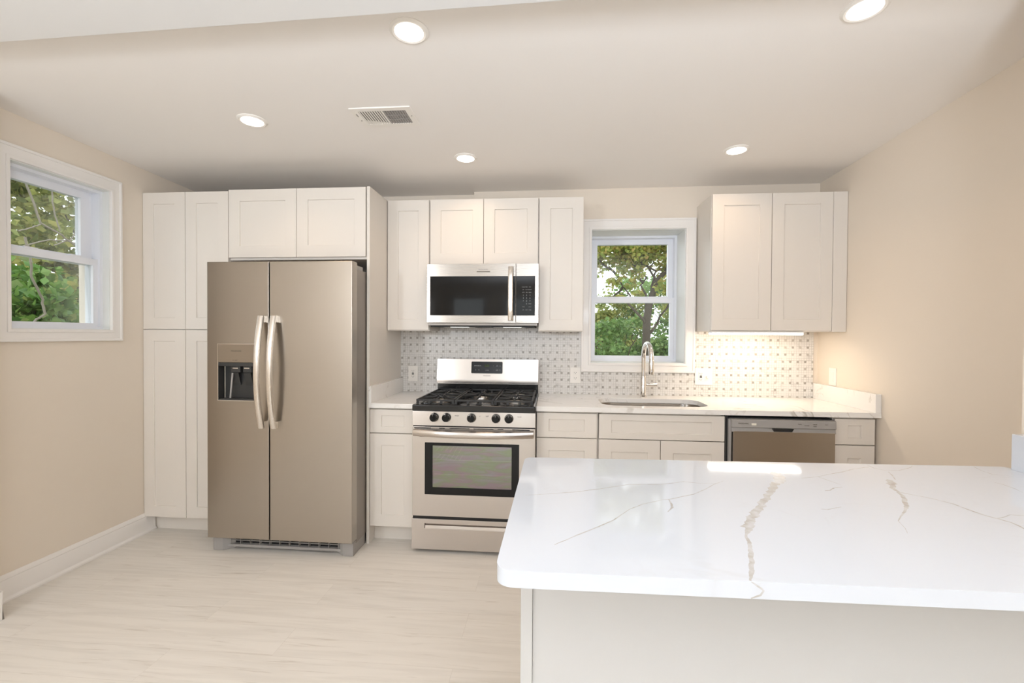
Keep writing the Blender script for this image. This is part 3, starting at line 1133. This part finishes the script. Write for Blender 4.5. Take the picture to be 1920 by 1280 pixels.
# ------------------------------------------------------------------ microwave
t = thing('microwave', 'stainless over-the-range microwave with black glass door', 'microwave', (27, -8, 55.4))
b = MB()
b.box(12.15, 41.85, -14.0, -.6, 55.5, 71.85)
build('body', b, M['case'], t, .05)
b = MB()
b.box(12.9, 41.2, -13.6, -1.2, 55.1, 55.5)
for x0, x1 in ((15.5, 24.5), (29.5, 38.5)):
    b.box(x0, x1, -9.5, -3.0, 54.95, 55.15, 1)
build('bottom_plate', b, [M['black'], M['burner']], t, .05)
for x in (20.5, 35.0):
    b = MB()
    b.box(x - 2.4, x + 2.4, -12.9, -10.6, 55.0, 55.12)
    build('lamp', b, M['mwlamp'], t)
b = MB()
b.pocket(12.3, 36.1, 56.2, 71.8, -15.55, -13.95, 13.2, 36.02, 58.15, 68.5, .12, 0, 0, .01)
md = build('door', b, M['steel'], t, .04)
b = MB()
b.box(13.22, 36.08, -15.56, -15.35, 58.17, 68.48)
build('window', b, M['blackglass'], md, .03)
b = MB()
b.pocket(36.22, 42.15, 56.2, 71.8, -15.55, -13.95, 36.3, 41.2, 58.15, 68.5, .12, 0, 0, .01)
mp_ = build('control_panel', b, M['steel'], t, .04)
b = MB()
b.box(36.24, 41.18, -15.56, -15.35, 58.17, 68.48)
build('keypad', b, M['blackglass'], mp_, .03)
b = MB()
path = []
for i in range(17):
    s = -1 + 2 * i / 16
    path.append(((34.85, -16.2 - .55 * (1 - s ** 4), 63.85 + s * 7.1), (0, -1, 0)))
sect = [(-.68, -.2), (-.62, .1), (-.3, .3), (.3, .3), (.62, .1), (.68, -.2)]
b.sweep(path, sect)
for z in (57.4, 70.3):
    b.box(34.4, 35.3, -16.3, -15.5, z - .4, z + .4)
build('handle', b, M['steel_v'], md, .05)
b = MB()
b.box(25.6, 29.4, -15.63, -15.53, 69.55, 70.65)
bd = build('badge', b, M['steel'], md, .03)
text('logo', 'FRIGIDAIRE', 27.5, -15.65, 70.25, .5, M['grey_print'], bd)
b = MB()
b.box(25.75, 29.3, -15.66, -15.6, 69.6, 69.8)
build('badge_stripe', b, M['dark_print'], bd)
KY = -15.575
rows = [(65.6, ('COOK', 'MELT', 'POP')), (64.9, ('BEV', 'SOFT', 'REHEAT')), (64.2, ('DEFR', 'VEG', 'PIZZA')),
        (63.45, ('1', '2', '3')), (62.7, ('4', '5', '6')), (61.95, ('7', '8', '9')), (61.2, ('', '0', 'START')), (60.4, ('STOP', '', 'LIGHT')), (59.6, ('ON', 'VENT', 'TIMER'))]
for z, ks in rows:
    for i, s_ in enumerate(ks):
        if s_:
            text('key_printing', s_, 38.15 + i * .87, KY, z, .5 if s_.isdigit() else .27, M['white_print'], mp_)

# ------------------------------------------------------------------ dishwasher
t = thing('dishwasher', 'stainless dishwasher with grey control panel under the long countertop', 'dishwasher', (98.7, -12, 0))
b = MB()
b.box(87.3, 110.5, -23.6, -1.5, 3.5, 34.0)
build('tub', b, M['black'], t)
b = MB()
b.box(87.1, 87.75, -24.6, -23.2, 4.0, 33.6)
b.box(86.55, 87.1, -24.0, -23.2, 3.0, 34.4, 1)  # black strip added for the dark gap left of the door
build('side_trim_and_gap', b, [M['plastic'], M['black']], t, .03)
b = MB()
b.box(87.9, 110.45, -25.15, -23.6, 4.2, 30.95)
build('door', b, M['steel_dull'], t, .1)
b = MB()
b.prism([(-25.35, 31.9), (-25.2, 33.55), (-24.9, 33.75), (-23.6, 33.75), (-23.6, 30.75), (-25.15, 30.75), (-24.95, 31.75)], 87.55, 110.6, 'x')
pn = build('control_panel', b, M['plastic'], t, .06)
b = MB()
b.prism([(96.6, 31.7), (101.4, 31.7), (101.0, 31.0), (97.0, 31.0)], -25.2, -24.9, 'y')
build('pocket_handle', b, M['black'], pn, .03)
text('logo', 'FRIGIDAIRE', 90.1, -25.33, 32.75, .46, M['dark_print'], pn)
b = MB()
b.box(91.9, 93.0, -25.38, -25.2, 32.4, 32.9)
build('sticker', b, M['sticker'], pn)
for s_, x, z in (('heavy', 102.6, 32.9), ('normal', 104.1, 32.6), ('cancel', 105.9, 32.9), ('delay', 105.9, 32.45), ('start', 108.4, 32.9)):
    text('key_printing', s_, x, -25.33, z, .36, M['dark_print'], pn)
b = MB()
b.box(87.4, 110.4, -20.5, -19.5, .1, 4.0)
build('toe_kick', b, M['black'], t)

# ------------------------------------------------------------------ under-cabinet light
t = thing('strip_light', 'lit white strip light under the right wall cabinet', 'light', (98.5, -10.6, 54.3))
b = MB()
b.box(87.3, 110.3, -12.1, -9.3, 53.9, 54.28)
build('housing', b, M['plate'], t, .05)
b = MB()
b.box(87.5, 110.1, -12.15, -9.4, 53.45, 53.95)
build('diffuser', b, M['strip'], t, .12, 2)
area('strip_light_glow', (98.8, -9.6, 53.3), (22, 2.0), (98.8, -5.5, 36), 1.9, (1, .76, .50))

# ------------------------------------------------------------------ outlets and switches
def outlet(label, x, z, y=-.32, gfci=True, group='wall devices'):
    t = thing('wall_outlet', label, 'outlet', (x, y, z), group)
    b = MB()
    b.box(x - 1.5, x + 1.5, y - .22, y, z - 2.3, z + 2.3)
    build('cover_plate', b, M['plate'], t, .08)
    b = MB()
    b.box(x - .65, x + .65, y - .32, y - .2, z - 1.32, z + 1.32)
    rc = build('receptacle', b, M['plate'], t, .04)
    b = MB()
    for zz in (z + .8, z - .8):
        b = MB()
        b.box(x - .3, x - .22, y - .34, y - .3, zz - .12, zz + .2)
        b.box(x + .22, x + .3, y - .34, y - .3, zz - .12, zz + .2)
        b.lathe([(.09, y - .34), (.09, y - .3)], (x, 0, zz - .3), 'y', 8)
        build('socket_holes', b, M['black'], rc)
    if gfci:
        for z0 in (-.28, .05):
            b = MB()
            b.box(x - .3, x + .3, y - .36, y - .3, z + z0, z + z0 + .23)
            build('button', b, M['black'], rc)
    return t
outlet('white outlet with dark buttons on the backsplash left of the range', 3.9, 41.15)
outlet('white outlet on the backsplash between range and sink window', 52.7, 41.3, gfci=False)
x, z, y = 89.3, 41.4, -.32
t = thing('outlet_switch_plate', 'wide white plate with outlet and dimmer right of the sink window', 'outlet', (x, y, z), 'wall devices')
b = MB()
b.box(x - 2.45, x + 2.45, y - .22, y, z - 2.4, z + 2.4)
build('cover_plate', b, M['plate'], t, .08)
b = MB()
b.box(x - 1.5, x - .2, y - .32, y - .2, z - 1.32, z + 1.32)
rc = build('receptacle', b, M['plate'], t, .04)
b = MB()
for zz in (z + .8, z - .8):
    b = MB()
    b.box(x - 1.15, x - 1.07, y - .34, y - .3, zz - .12, zz + .2)
    b.box(x - .63, x - .55, y - .34, y - .3, zz - .12, zz + .2)
    b.lathe([(.09, y - .34), (.09, y - .3)], (x - .85, 0, zz - .3), 'y', 8)
    build('socket_holes', b, M['black'], rc)
for z0 in (-.3, .05):
    b = MB()
    b.box(x - 1.15, x - .55, y - .36, y - .3, z + z0, z + z0 + .25)
    build('button', b, M['black'], rc)
b = MB()
b.lathe([(.45, y - .2), (.42, y - .75), (.36, y - .85), (.2, y - .86)], (x + .95, 0, z), 'y', 16)
build('dimmer_knob', b, M['plate'], t)
y, z = -7.1, 42.4
t = thing('wall_outlet', 'white outlet on the right wall above the side splash', 'outlet', (120.5, y, z), 'wall devices')
b = MB()
b.box(120.26, 120.5, y - 1.5, y + 1.5, z - 2.3, z + 2.3)
build('cover_plate', b, M['plate'], t, .08)
b = MB()
b.box(120.14, 120.28, y - .65, y + .65, z - 1.32, z + 1.32)
rc = build('receptacle', b, M['plate'], t, .04)
for zz in (z + .75, z - .75):
    b = MB()
    b.box(120.1, 120.16, y - .35, y + .35, zz - .35, zz + .35)
    build('socket_face', b, M['plate'], rc, .03)

# ------------------------------------------------------------------ peninsula
IZ0, IZ1 = 34.78, 36.0
t = thing('peninsula_countertop', 'thick bright white quartz peninsula top with taupe veins', 'countertop', (73, -86, IZ0))
b = MB()
def rcorner(poly, rad, n=8):
    out = []
    m_ = len(poly)
    for i, (p, r_) in enumerate(zip(poly, rad)):
        p = Vector(p)
        a, c_ = Vector(poly[i - 1]) - p, Vector(poly[(i + 1) % m_]) - p
        if r_ <= 0:
            out.append((p.x, p.y))
            continue
        a.normalize()
        c_.normalize()
        p0, p2 = p + a * r_, p + c_ * r_
        for k_ in range(n + 1):
            s = k_ / n
            q = p0 * (1 - s) ** 2 + p * 2 * s * (1 - s) + p2 * s * s
            out.append((q.x, q.y))
    return out
top = rcorner([(41.35, -101.5), (106.1, -100.6), (106.1, -70.6), (104.7, -69.2), (41.9, -71.35)], [1.6, 0, 0, .3, 1.3])
b.prism(top, IZ0, IZ1)
isl = build('slab', b, M['quartz_island'], t, .16, 3)
b = MB()
b.box(104.55, 106.15, -101, -70.5, IZ1, 40.6)
build('side_splash', b, M['quartz_island'], t, .06)
# veins of the stone, laid flush in its faces
VE = [
    ([(73.73, -73.99), (72.82, -77.1), (70.96, -79.8), (68.05, -84.45), (65.59, -87.75), (64.2, -90.01), (62.72, -92.33)], [.7, 1.1, .75, .6, .6, .75, .8]),
    ([(62.72, -92.33), (62.06, -93.64), (61.46, -95.76), (60.81, -97.48), (60.19, -99.05), (59.68, -100.15), (59.14, -101.2)], [.55, .18, .3, .32, .34, .26, .12]),
    ([(45.71, -97.14), (48.49, -94.39), (51.13, -91.77), (53.04, -89.04), (54.62, -87.5), (56.79, -86.1), (57.6, -85.88), (58.66, -85.23), (60.69, -84.02), (62.21, -82.57), (64.0, -80.52), (65.62, -79.11)],
     [.08, .14, .12, .05, .14, .10, .12, .16, .1, .14, .08, .04]),
    ([(57.6, -85.88), (57.49, -87.27), (57.39, -88.1), (56.61, -89.28)], [.1, .18, .22, .04]),
    ([(42.74, -86.14), (45.83, -85.34), (48.73, -84.38), (54.34, -81.52), (57.99, -81.15), (60.85, -79.87), (62.42, -80.24), (64.39, -80.17)], [.05, .1, .12, .12, .12, .14, .06, .05]),
    ([(87.28, -70.34), (87.1, -71.77), (87.72, -72.62), (89.61, -72.48), (92.16, -70.96), (93.01, -70.1)], [.1, .1, .08, .08, .08, .06]),
    ([(75.34, -77.08), (77.64, -76.27), (79.5, -75.2), (81.96, -73.91), (84.3, -72.34), (86.84, -71.24)], [.06, .1, .08, .12, .1, .1]),
    ([(77.64, -76.27), (78.17, -77.81), (78.55, -79.23)], [.08, .08, .05]),
    ([(87.76, -73.3), (87.15, -74.88), (86.3, -76.5)], [.12, .16, .08]),
    ([(85.6, -76.6), (84.6, -78.1), (83.6, -79.6), (83.43, -80.99)], [.5, .75, .5, .22]),
    ([(83.3, -81.0), (82.9, -82.4), (81.5, -84.6), (80.2, -86.34), (78.41, -88.15), (77.32, -89.35), (76.74, -90.94), (76.15, -92.01)], [.2, .4, .4, .22, .12, .06, .05, .03]),
    ([(83.37, -81.08), (84.26, -81.76), (85.28, -82.7), (86.24, -84.19), (86.44, -86.13), (86.72, -87.32), (87.1, -87.86), (87.52, -88.67), (87.3, -90.03), (87.6, -93)], [.16, .14, .13, .17, .2, .2, .2, .18, .2, .1]),
    ([(100.88, -69.6), (100.18, -71.47), (100.09, -73.03), (101.62, -73.37)], [.08, .1, .1, .05]),
    ([(97.29, -76.28), (97.51, -77.05), (97.42, -78.55), (96.99, -79.8)], [.06, .1, .12, .04]),
    ([(75.53, -81.41), (76.13, -81.26), (77.07, -80.35), (78.22, -79.98)], [.12, .1, .14, .06]),
    ([(87.18, -87.77), (88.25, -87.31), (89.29, -86.67), (90.38, -86.8)], [.12, .1, .08, .06]),
    ([(71.92, -87.02), (72.48, -87.06), (74.26, -86.24)], [.08, .09, .05]),
]
rv = random.Random(3)
def vein(mb, pts, ws, place):
    dense, wd = [], []
    for (p, q, w0, w1) in zip(pts, pts[1:], ws, ws[1:]):
        p, q = Vector(p), Vector(q)
        n_ = max(2, int((q - p).length / .22))
        for i in range(n_):
            s = i / n_
            dense.append(p.lerp(q, s))
            wd.append(w0 + (w1 - w0) * s)
    dense.append(Vector(pts[-1]))
    wd.append(ws[-1])
    L, R = [], []
    dr_, a_, b_ = 0, .55, .55
    for i, p in enumerate(dense):
        tng = (dense[min(i + 1, len(dense) - 1)] - dense[max(0, i - 1)]).normalized()
        nn = Vector((-tng.y, tng.x))
        dr_ = .72 * dr_ + rv.uniform(-.16, .16)
        a_ = .6 * a_ + .4 * rv.uniform(.3, .8)
        b_ = .6 * b_ + .4 * rv.uniform(.3, .8)
        c_ = p + nn * dr_ * wd[i]
        L.append(place(c_ + nn * wd[i] * a_))
        R.append(place(c_ - nn * wd[i] * b_))
    for i in range(len(dense) - 1):
        mb.face([L[i], L[i + 1], R[i + 1], R[i]])
b = MB()
for pts, ws in VE:
    vein(b, pts, ws, lambda q: (q.x, q.y, IZ1 + .006))
vein(b, [(59.2, 36.0), (59.8, 35.6), (60.05, 35.36), (59.85, 35.05), (59.2, 34.8)], [.08, .12, .13, .13, .06], lambda q: (q.x, -101.5 + (q.x - 41.35) * .01394 - .006, min(q.y, IZ1 - .02)))
inlay(isl, b, M['vein'])

t = thing('peninsula_cabinet', 'white peninsula base with a plain back panel under the thick top', 'cabinet', (74, -82, 0))
b = MB()
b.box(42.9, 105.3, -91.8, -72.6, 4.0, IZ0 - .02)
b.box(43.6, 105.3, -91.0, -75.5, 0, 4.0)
build('body', b, M['island_dimmed'], t, .03, 1)
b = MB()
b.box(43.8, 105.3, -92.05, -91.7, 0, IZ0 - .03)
build('back_panel', b, M['island_dimmed'], t, .03, 1)
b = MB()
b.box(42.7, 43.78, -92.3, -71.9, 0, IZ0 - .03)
build('end_panel', b, M['island_dimmed'], t, .06)
for i in range(4):
    x0 = 44.2 + i * 15.2
    b = MB()
    b.pocket(x0, x0 + 15.0, 4.6, 34.2, 0, .75, x0 + 2.3, x0 + 12.8, 7, 31.8, .3, taper=.05)
    b.v = [(x_, -71.9 - y_, z_) for x_, y_, z_ in b.v]
    build('door', b, M['cab'], t, .045)

# ------------------------------------------------------------------ ceiling lights and vent
LIGHTS = [((24.27, -68.41), 2.35, 'large round ceiling light next to the white header, the one farther from the right wall'),
          ((87.87, -67.48), 2.35, 'large round ceiling light next to the header, the one nearer the right wall'),
          ((-15.99, -45.58), 2.35, 'round recessed ceiling light in front of the refrigerator, left of the air vent'),
          ((24.26, -24.09), 2.35, 'round recessed ceiling light in front of the cabinet above the microwave'),
          ((88.48, -23.54), 2.35, 'round recessed ceiling light in front of the wall cabinet right of the sink window')]
for (x, y), r, lab in LIGHTS:
    z = ceil_z(x, y)
    t = thing('recessed_light', lab, 'ceiling light', (x, y, z), 'recessed ceiling lights')
    b = MB()
    b.lathe([(r + .5, .3), (r + .5, -.08), (r + .1, -.3), (r - .25, -.22), (r - .3, .3)], (x, y, z), 'z', 36)
    build('trim_ring', b, M['plate'], t)
    b = MB()
    b.lathe([(r - .26, -.05), (r - .26, -.24), (r - .9, -.29)], (x, y, z), 'z', 36)
    build('lens', b, M['led'], t)
    area('recessed_light_glow', (x, y, z - .6), (4.2, 4.2), (x, y, 0), 1.15, WARM, 'DISK', 130)
vx0, vx1, vy0, vy1 = 5.8, 18.0, -48.6, -40.7
vz = ceil_z(12, -45)
t = thing('ceiling_vent', 'white louvred air vent in the ceiling', 'vent', ((vx0 + vx1) / 2, (vy0 + vy1) / 2, vz))
b = MB()
b.prism(rect(vx0, vx1, vy0, vy1), vz - .17, vz + .1, 'z', holes=[rect(7.2, 11.75, -47.4, -42.2), rect(12.15, 16.7, -47.4, -42.2)])
build('frame', b, M['plate'], t, .05)
b = MB()
b.box(7.0, 16.9, -47.6, -42.0, vz - .06, vz - .01)
build('dark_backing', b, M['grey_print'], t)  # grey sheet standing in for the shaded duct behind the slats
for x0, sg in ((7.2, -1), (12.15, 1)):
    b = MB()
    for i in range(9):
        xc = x0 + .26 + i * .505
        if sg < 0:
            b.prism([(xc - .17, vz - .15), (xc + .1, vz - .17), (xc + .11, vz - .15), (xc - .16, vz - .13)], -47.4, -42.2, 'y')
        else:
            b.prism([(xc - .1, vz - .2), (xc - .06, vz - .2), (xc + .12, vz - .07), (xc + .08, vz - .07)], -47.4, -42.2, 'y')
    if sg > 0:
        for yy in (-45.6, -44.0):
            b.box(x0, x0 + 4.55, yy - .06, yy + .06, vz - .2, vz - .1)
    build('louvre', b, M['plate'] if sg < 0 else M['plastic'], t)  # right half coloured greyer to carry the shade of its opposite tilt
b = MB()
for x, y in ((6.5, -43.9), (17.35, -45.2)):
    b.lathe([(.14, -.24), (.12, -.18)], (x, y, vz), 'z', 10)
b.box(6.45, 6.6, -46.6, -45.6, vz - .24, vz - .18)
build('screw', b, M['grey_print'], t)

# ------------------------------------------------------------------ outdoors
gr = MB()
gr.box(-700, 900, -700, 1200, -30, -24)
struct('ground', gr, M['ground'])
def leaf(mb, p, s, rr):
    a = Vector((rr.gauss(0, 1), rr.gauss(0, 1), rr.gauss(0, .7))).normalized()
    n_ = Vector((rr.gauss(0, 1), rr.gauss(0, 1), rr.gauss(0, 1))).normalized()
    c_ = a.cross(n_)
    if c_.length < .1:
        return
    c_.normalize()
    w_ = s * rr.uniform(.32, .48)
    q = a.cross(c_)
    mb.add([p, p + a * s * .5 + c_ * w_ + q * s * .08, p + a * s, p + a * s * .5 - c_ * w_ + q * s * .08], [(0, 1, 2), (0, 2, 3)])
def cloud(mb, blobs, size, rr, inside=.75):
    for c_, rad, n_ in blobs:
        for _ in range(n_):
            d = Vector((rr.gauss(0, 1), rr.gauss(0, 1), rr.gauss(0, 1))).normalized()
            rr_ = rad * (rr.random() ** inside)
            leaf(mb, Vector(c_) + Vector((d.x, d.y, d.z * .8)) * rr_, size * rr.uniform(.6, 1.3), rr)
def limb(mb, a, b_, r0, r1, rr, n_=6, wob=.05):
    a, b_ = Vector(a), Vector(b_)
    L = (b_ - a).length
    pts = []
    for i in range(n_ + 1):
        s = i / n_
        k_ = 0 if i in (0, n_) else 1
        pts.append(a.lerp(b_, s) + Vector((rr.gauss(0, 1), rr.gauss(0, 1), rr.gauss(0, .4))) * L * wob * k_)
    mb.tube(pts, [r0 + (r1 - r0) * i / n_ for i in range(n_ + 1)], 8)
    return pts

# the tree seen through the sink window
rt = random.Random(11)
t = thing('tree', 'autumn tree with a dark leaning trunk outside the sink window', 'tree', (113, 200, -24))
b = MB()
tr = [(112, 200, -24), (114.5, 200, 10), (115, 200, 49), (115.3, 200, 64.6), (116.4, 200, 74.3), (119.3, 200, 84), (122.5, 200, 93.6), (127, 201, 98.5), (134, 203, 103), (146, 206, 112)]
b.tube(tr, [4.2, 3.3, 2.9, 2.8, 2.6, 2.2, 1.9, 1.7, 1.5, 1.1], 10)
for a, q in (((115.6, 200, 72), (111.5, 203, 108)), ((119, 200, 84), (120.5, 204, 120)), ((127, 201, 98), (138, 206, 128)), ((113.5, 202, 92), (102, 204, 112)),
             ((115.2, 200, 60), (96, 206, 96)), ((112, 203, 105), (98, 208, 128)), ((134, 203, 103), (158, 200, 110)), ((115, 200, 52), (136, 206, 84)),
             ((96, 206, 96), (78, 210, 112)), ((100, 206, 90), (90, 204, 80)), ((122, 200, 93), (112, 206, 116))):
    pp = limb(b, a, q, 1.1, .35, rt)
    for _ in range(4):
        s = rt.choice(pp[2:])
        limb(b, s, s + Vector((rt.gauss(0, 9), rt.gauss(0, 6), rt.uniform(-3, 14))), .3, .1, rt, 4)
build('trunk', b, M['bark'], t)
b = MB()
bl = []
for _ in range(105):
    x, z = rt.uniform(64, 190), rt.uniform(100, 212)
    bl.append(((x, 205 + rt.gauss(0, 22), z), rt.uniform(8, 14), 110))
for _ in range(90):  # extra crown above the view, added to block sky reflections on the peninsula
    bl.append(((rt.uniform(64, 180), 205 + rt.gauss(0, 18), rt.uniform(124, 210)), rt.uniform(9, 14), 100))
for _ in range(26):
    bl.append(((rt.uniform(78, 145), 203 + rt.gauss(0, 12), rt.uniform(106, 124)), rt.uniform(7, 10), 80))
for x, z, r_ in ((84, 116, 10), (96, 112, 11), (108, 110, 11), (120, 114, 11), (132, 116, 10), (128, 106, 8), (98, 100, 8), (108, 98, 7), (92, 92, 6), (104, 89, 6), (126, 88, 8), (134, 94, 8), (112, 84, 5), (140, 82, 9), (98, 82, 4)):
    bl.append(((x, 200 + rt.gauss(0, 8), z), r_, int(r_ * 11)))
cloud(b, bl, 3.4, rt)
build('crown', b, M['leaf_autumn'], t, smooth=False, clean=False)

def bush(name, label, c0, spread, zr, nb, rad, leaves, size, m_, seed, group):
    rr = random.Random(seed)
    t_ = thing(name, label, 'tree' if name == 'tree' else 'shrub', (c0[0], c0[1], -24), group)
    mb = MB()
    for _ in range(5):
        limb(mb, (c0[0] + rr.gauss(0, 4), c0[1] + rr.gauss(0, 4), -24), (c0[0] + rr.gauss(0, spread[0] * .5), c0[1] + rr.gauss(0, spread[1] * .5), zr[1] * .85), 1.1, .25, rr, 7, .04)
    build('stem', mb, M['bark'], t_)
    mb = MB()
    bl_ = []
    for _ in range(nb):
        bl_.append(((c0[0] + rr.uniform(-1, 1) * spread[0], c0[1] + rr.uniform(-1, 1) * spread[1], rr.uniform(*zr)), rad * rr.uniform(.7, 1.3), leaves))
    cloud(mb, bl_, size, rr)
    build('foliage', mb, m_, t_, smooth=False, clean=False)
    return t_
gB = 'green shrubs outside the sink window'
bush('shrub', 'bright green shrub low in the sink window, left half', (88, 236), (26, 16), (-10, 64), 46, 11, 130, 3.4, M['leaf_green'], 21, gB)
bush('shrub', 'leafy green shrub behind the trunk in the sink window', (124, 262), (28, 16), (-10, 74), 50, 11, 130, 3.4, M['leaf_green'], 22, gB)
bush('shrub', 'olive shrub at the right edge of the sink window', (162, 250), (24, 14), (-10, 84), 40, 11, 120, 3.4, M['leaf_olive'], 23, gB)
bush('tree', 'hazy olive tree far behind the leaning trunk', (96, 400), (60, 30), (20, 96), 60, 16, 130, 4.6, M['leaf_olive'], 24, None)
bush('tree', 'distant green tree behind the olive shrub on the right', (190, 430), (60, 30), (10, 120), 60, 17, 130, 4.6, M['leaf_green'], 25, None)
gL = 'dense shrubs outside the left window'
bush('shrub', 'dense deep green shrub low outside the left window', (-190, 30), (16, 40), (-10, 74), 62, 11, 170, 4.2, M['leaf_deep'], 31, gL)
bush('shrub', 'deep green shrub outside the left window, nearer its right jamb', (-205, 92), (18, 40), (-10, 80), 62, 11, 170, 4.2, M['leaf_deep'], 32, gL)
bush('tree', 'tall olive tree filling the upper left window', (-270, 60), (26, 60), (60, 185), 120, 14, 110, 5.0, M['leaf_olive'], 33, None)
bush('tree', 'tall olive tree behind, right of the first in the left window', (-285, 170), (26, 50), (40, 185), 110, 14, 110, 5.0, M['leaf_olive'], 34, None)
# bare pale vines close outside the left window
def vine(label, paths):
    t_ = None
    b_ = MB()
    rr = random.Random(5)
    for pts, r_, xo in paths:
        P = []
        for i in range(len(pts) - 1):
            for k_ in range(4):
                s = k_ / 4
                y_ = pts[i][0] * (1 - s) + pts[i + 1][0] * s
                z_ = pts[i][1] * (1 - s) + pts[i + 1][1] * s
                P.append((xo + rr.gauss(0, .12), y_ + rr.gauss(0, .09), z_ + rr.gauss(0, .09)))
        P.append((xo, *pts[-1]))
        b_.tube(P, r_, 7)
    o_ = build('bare_vine', b_, M['vine'], None, origin=(-105, -10, 80))
    return tag(o_, label, 'branch')
vine('long pale bare branch hanging across the upper pane of the left window',
     [([(-20, 118), (-16.14, 95.36), (-12.63, 85.08), (-7.06, 83.03), (-2.55, 80.14), (-2.48, 77.96), (-1, 70)], .28, -105),
      ([(-16.1, 77.6), (-9.84, 80.82), (-3.84, 81.93), (-1.12, 81.64)], .2, -107),
      ([(-5.19, 80.18), (-.48, 82.84), (2.35, 87.3), (2.55, 91.38), (1.25, 97.12), (1, 120)], .2, -110),
      ([(-4, 118), (-3.89, 95.59), (-2.7, 90.02), (-1.64, 85.52)], .22, -112),
      ([(-18.19, 81.59), (-14.9, 83.44), (-12.56, 84.94)], .18, -105)])
vine('crooked pale bare branch in the lower pane of the left window',
     [([(-17.2, 80), (-16.1, 74.42), (-15.94, 68.91), (-13.27, 62.67), (-12.61, 58.46), (-14.55, 56.65), (-20, 50), (-22, -24)], .3, -104)])
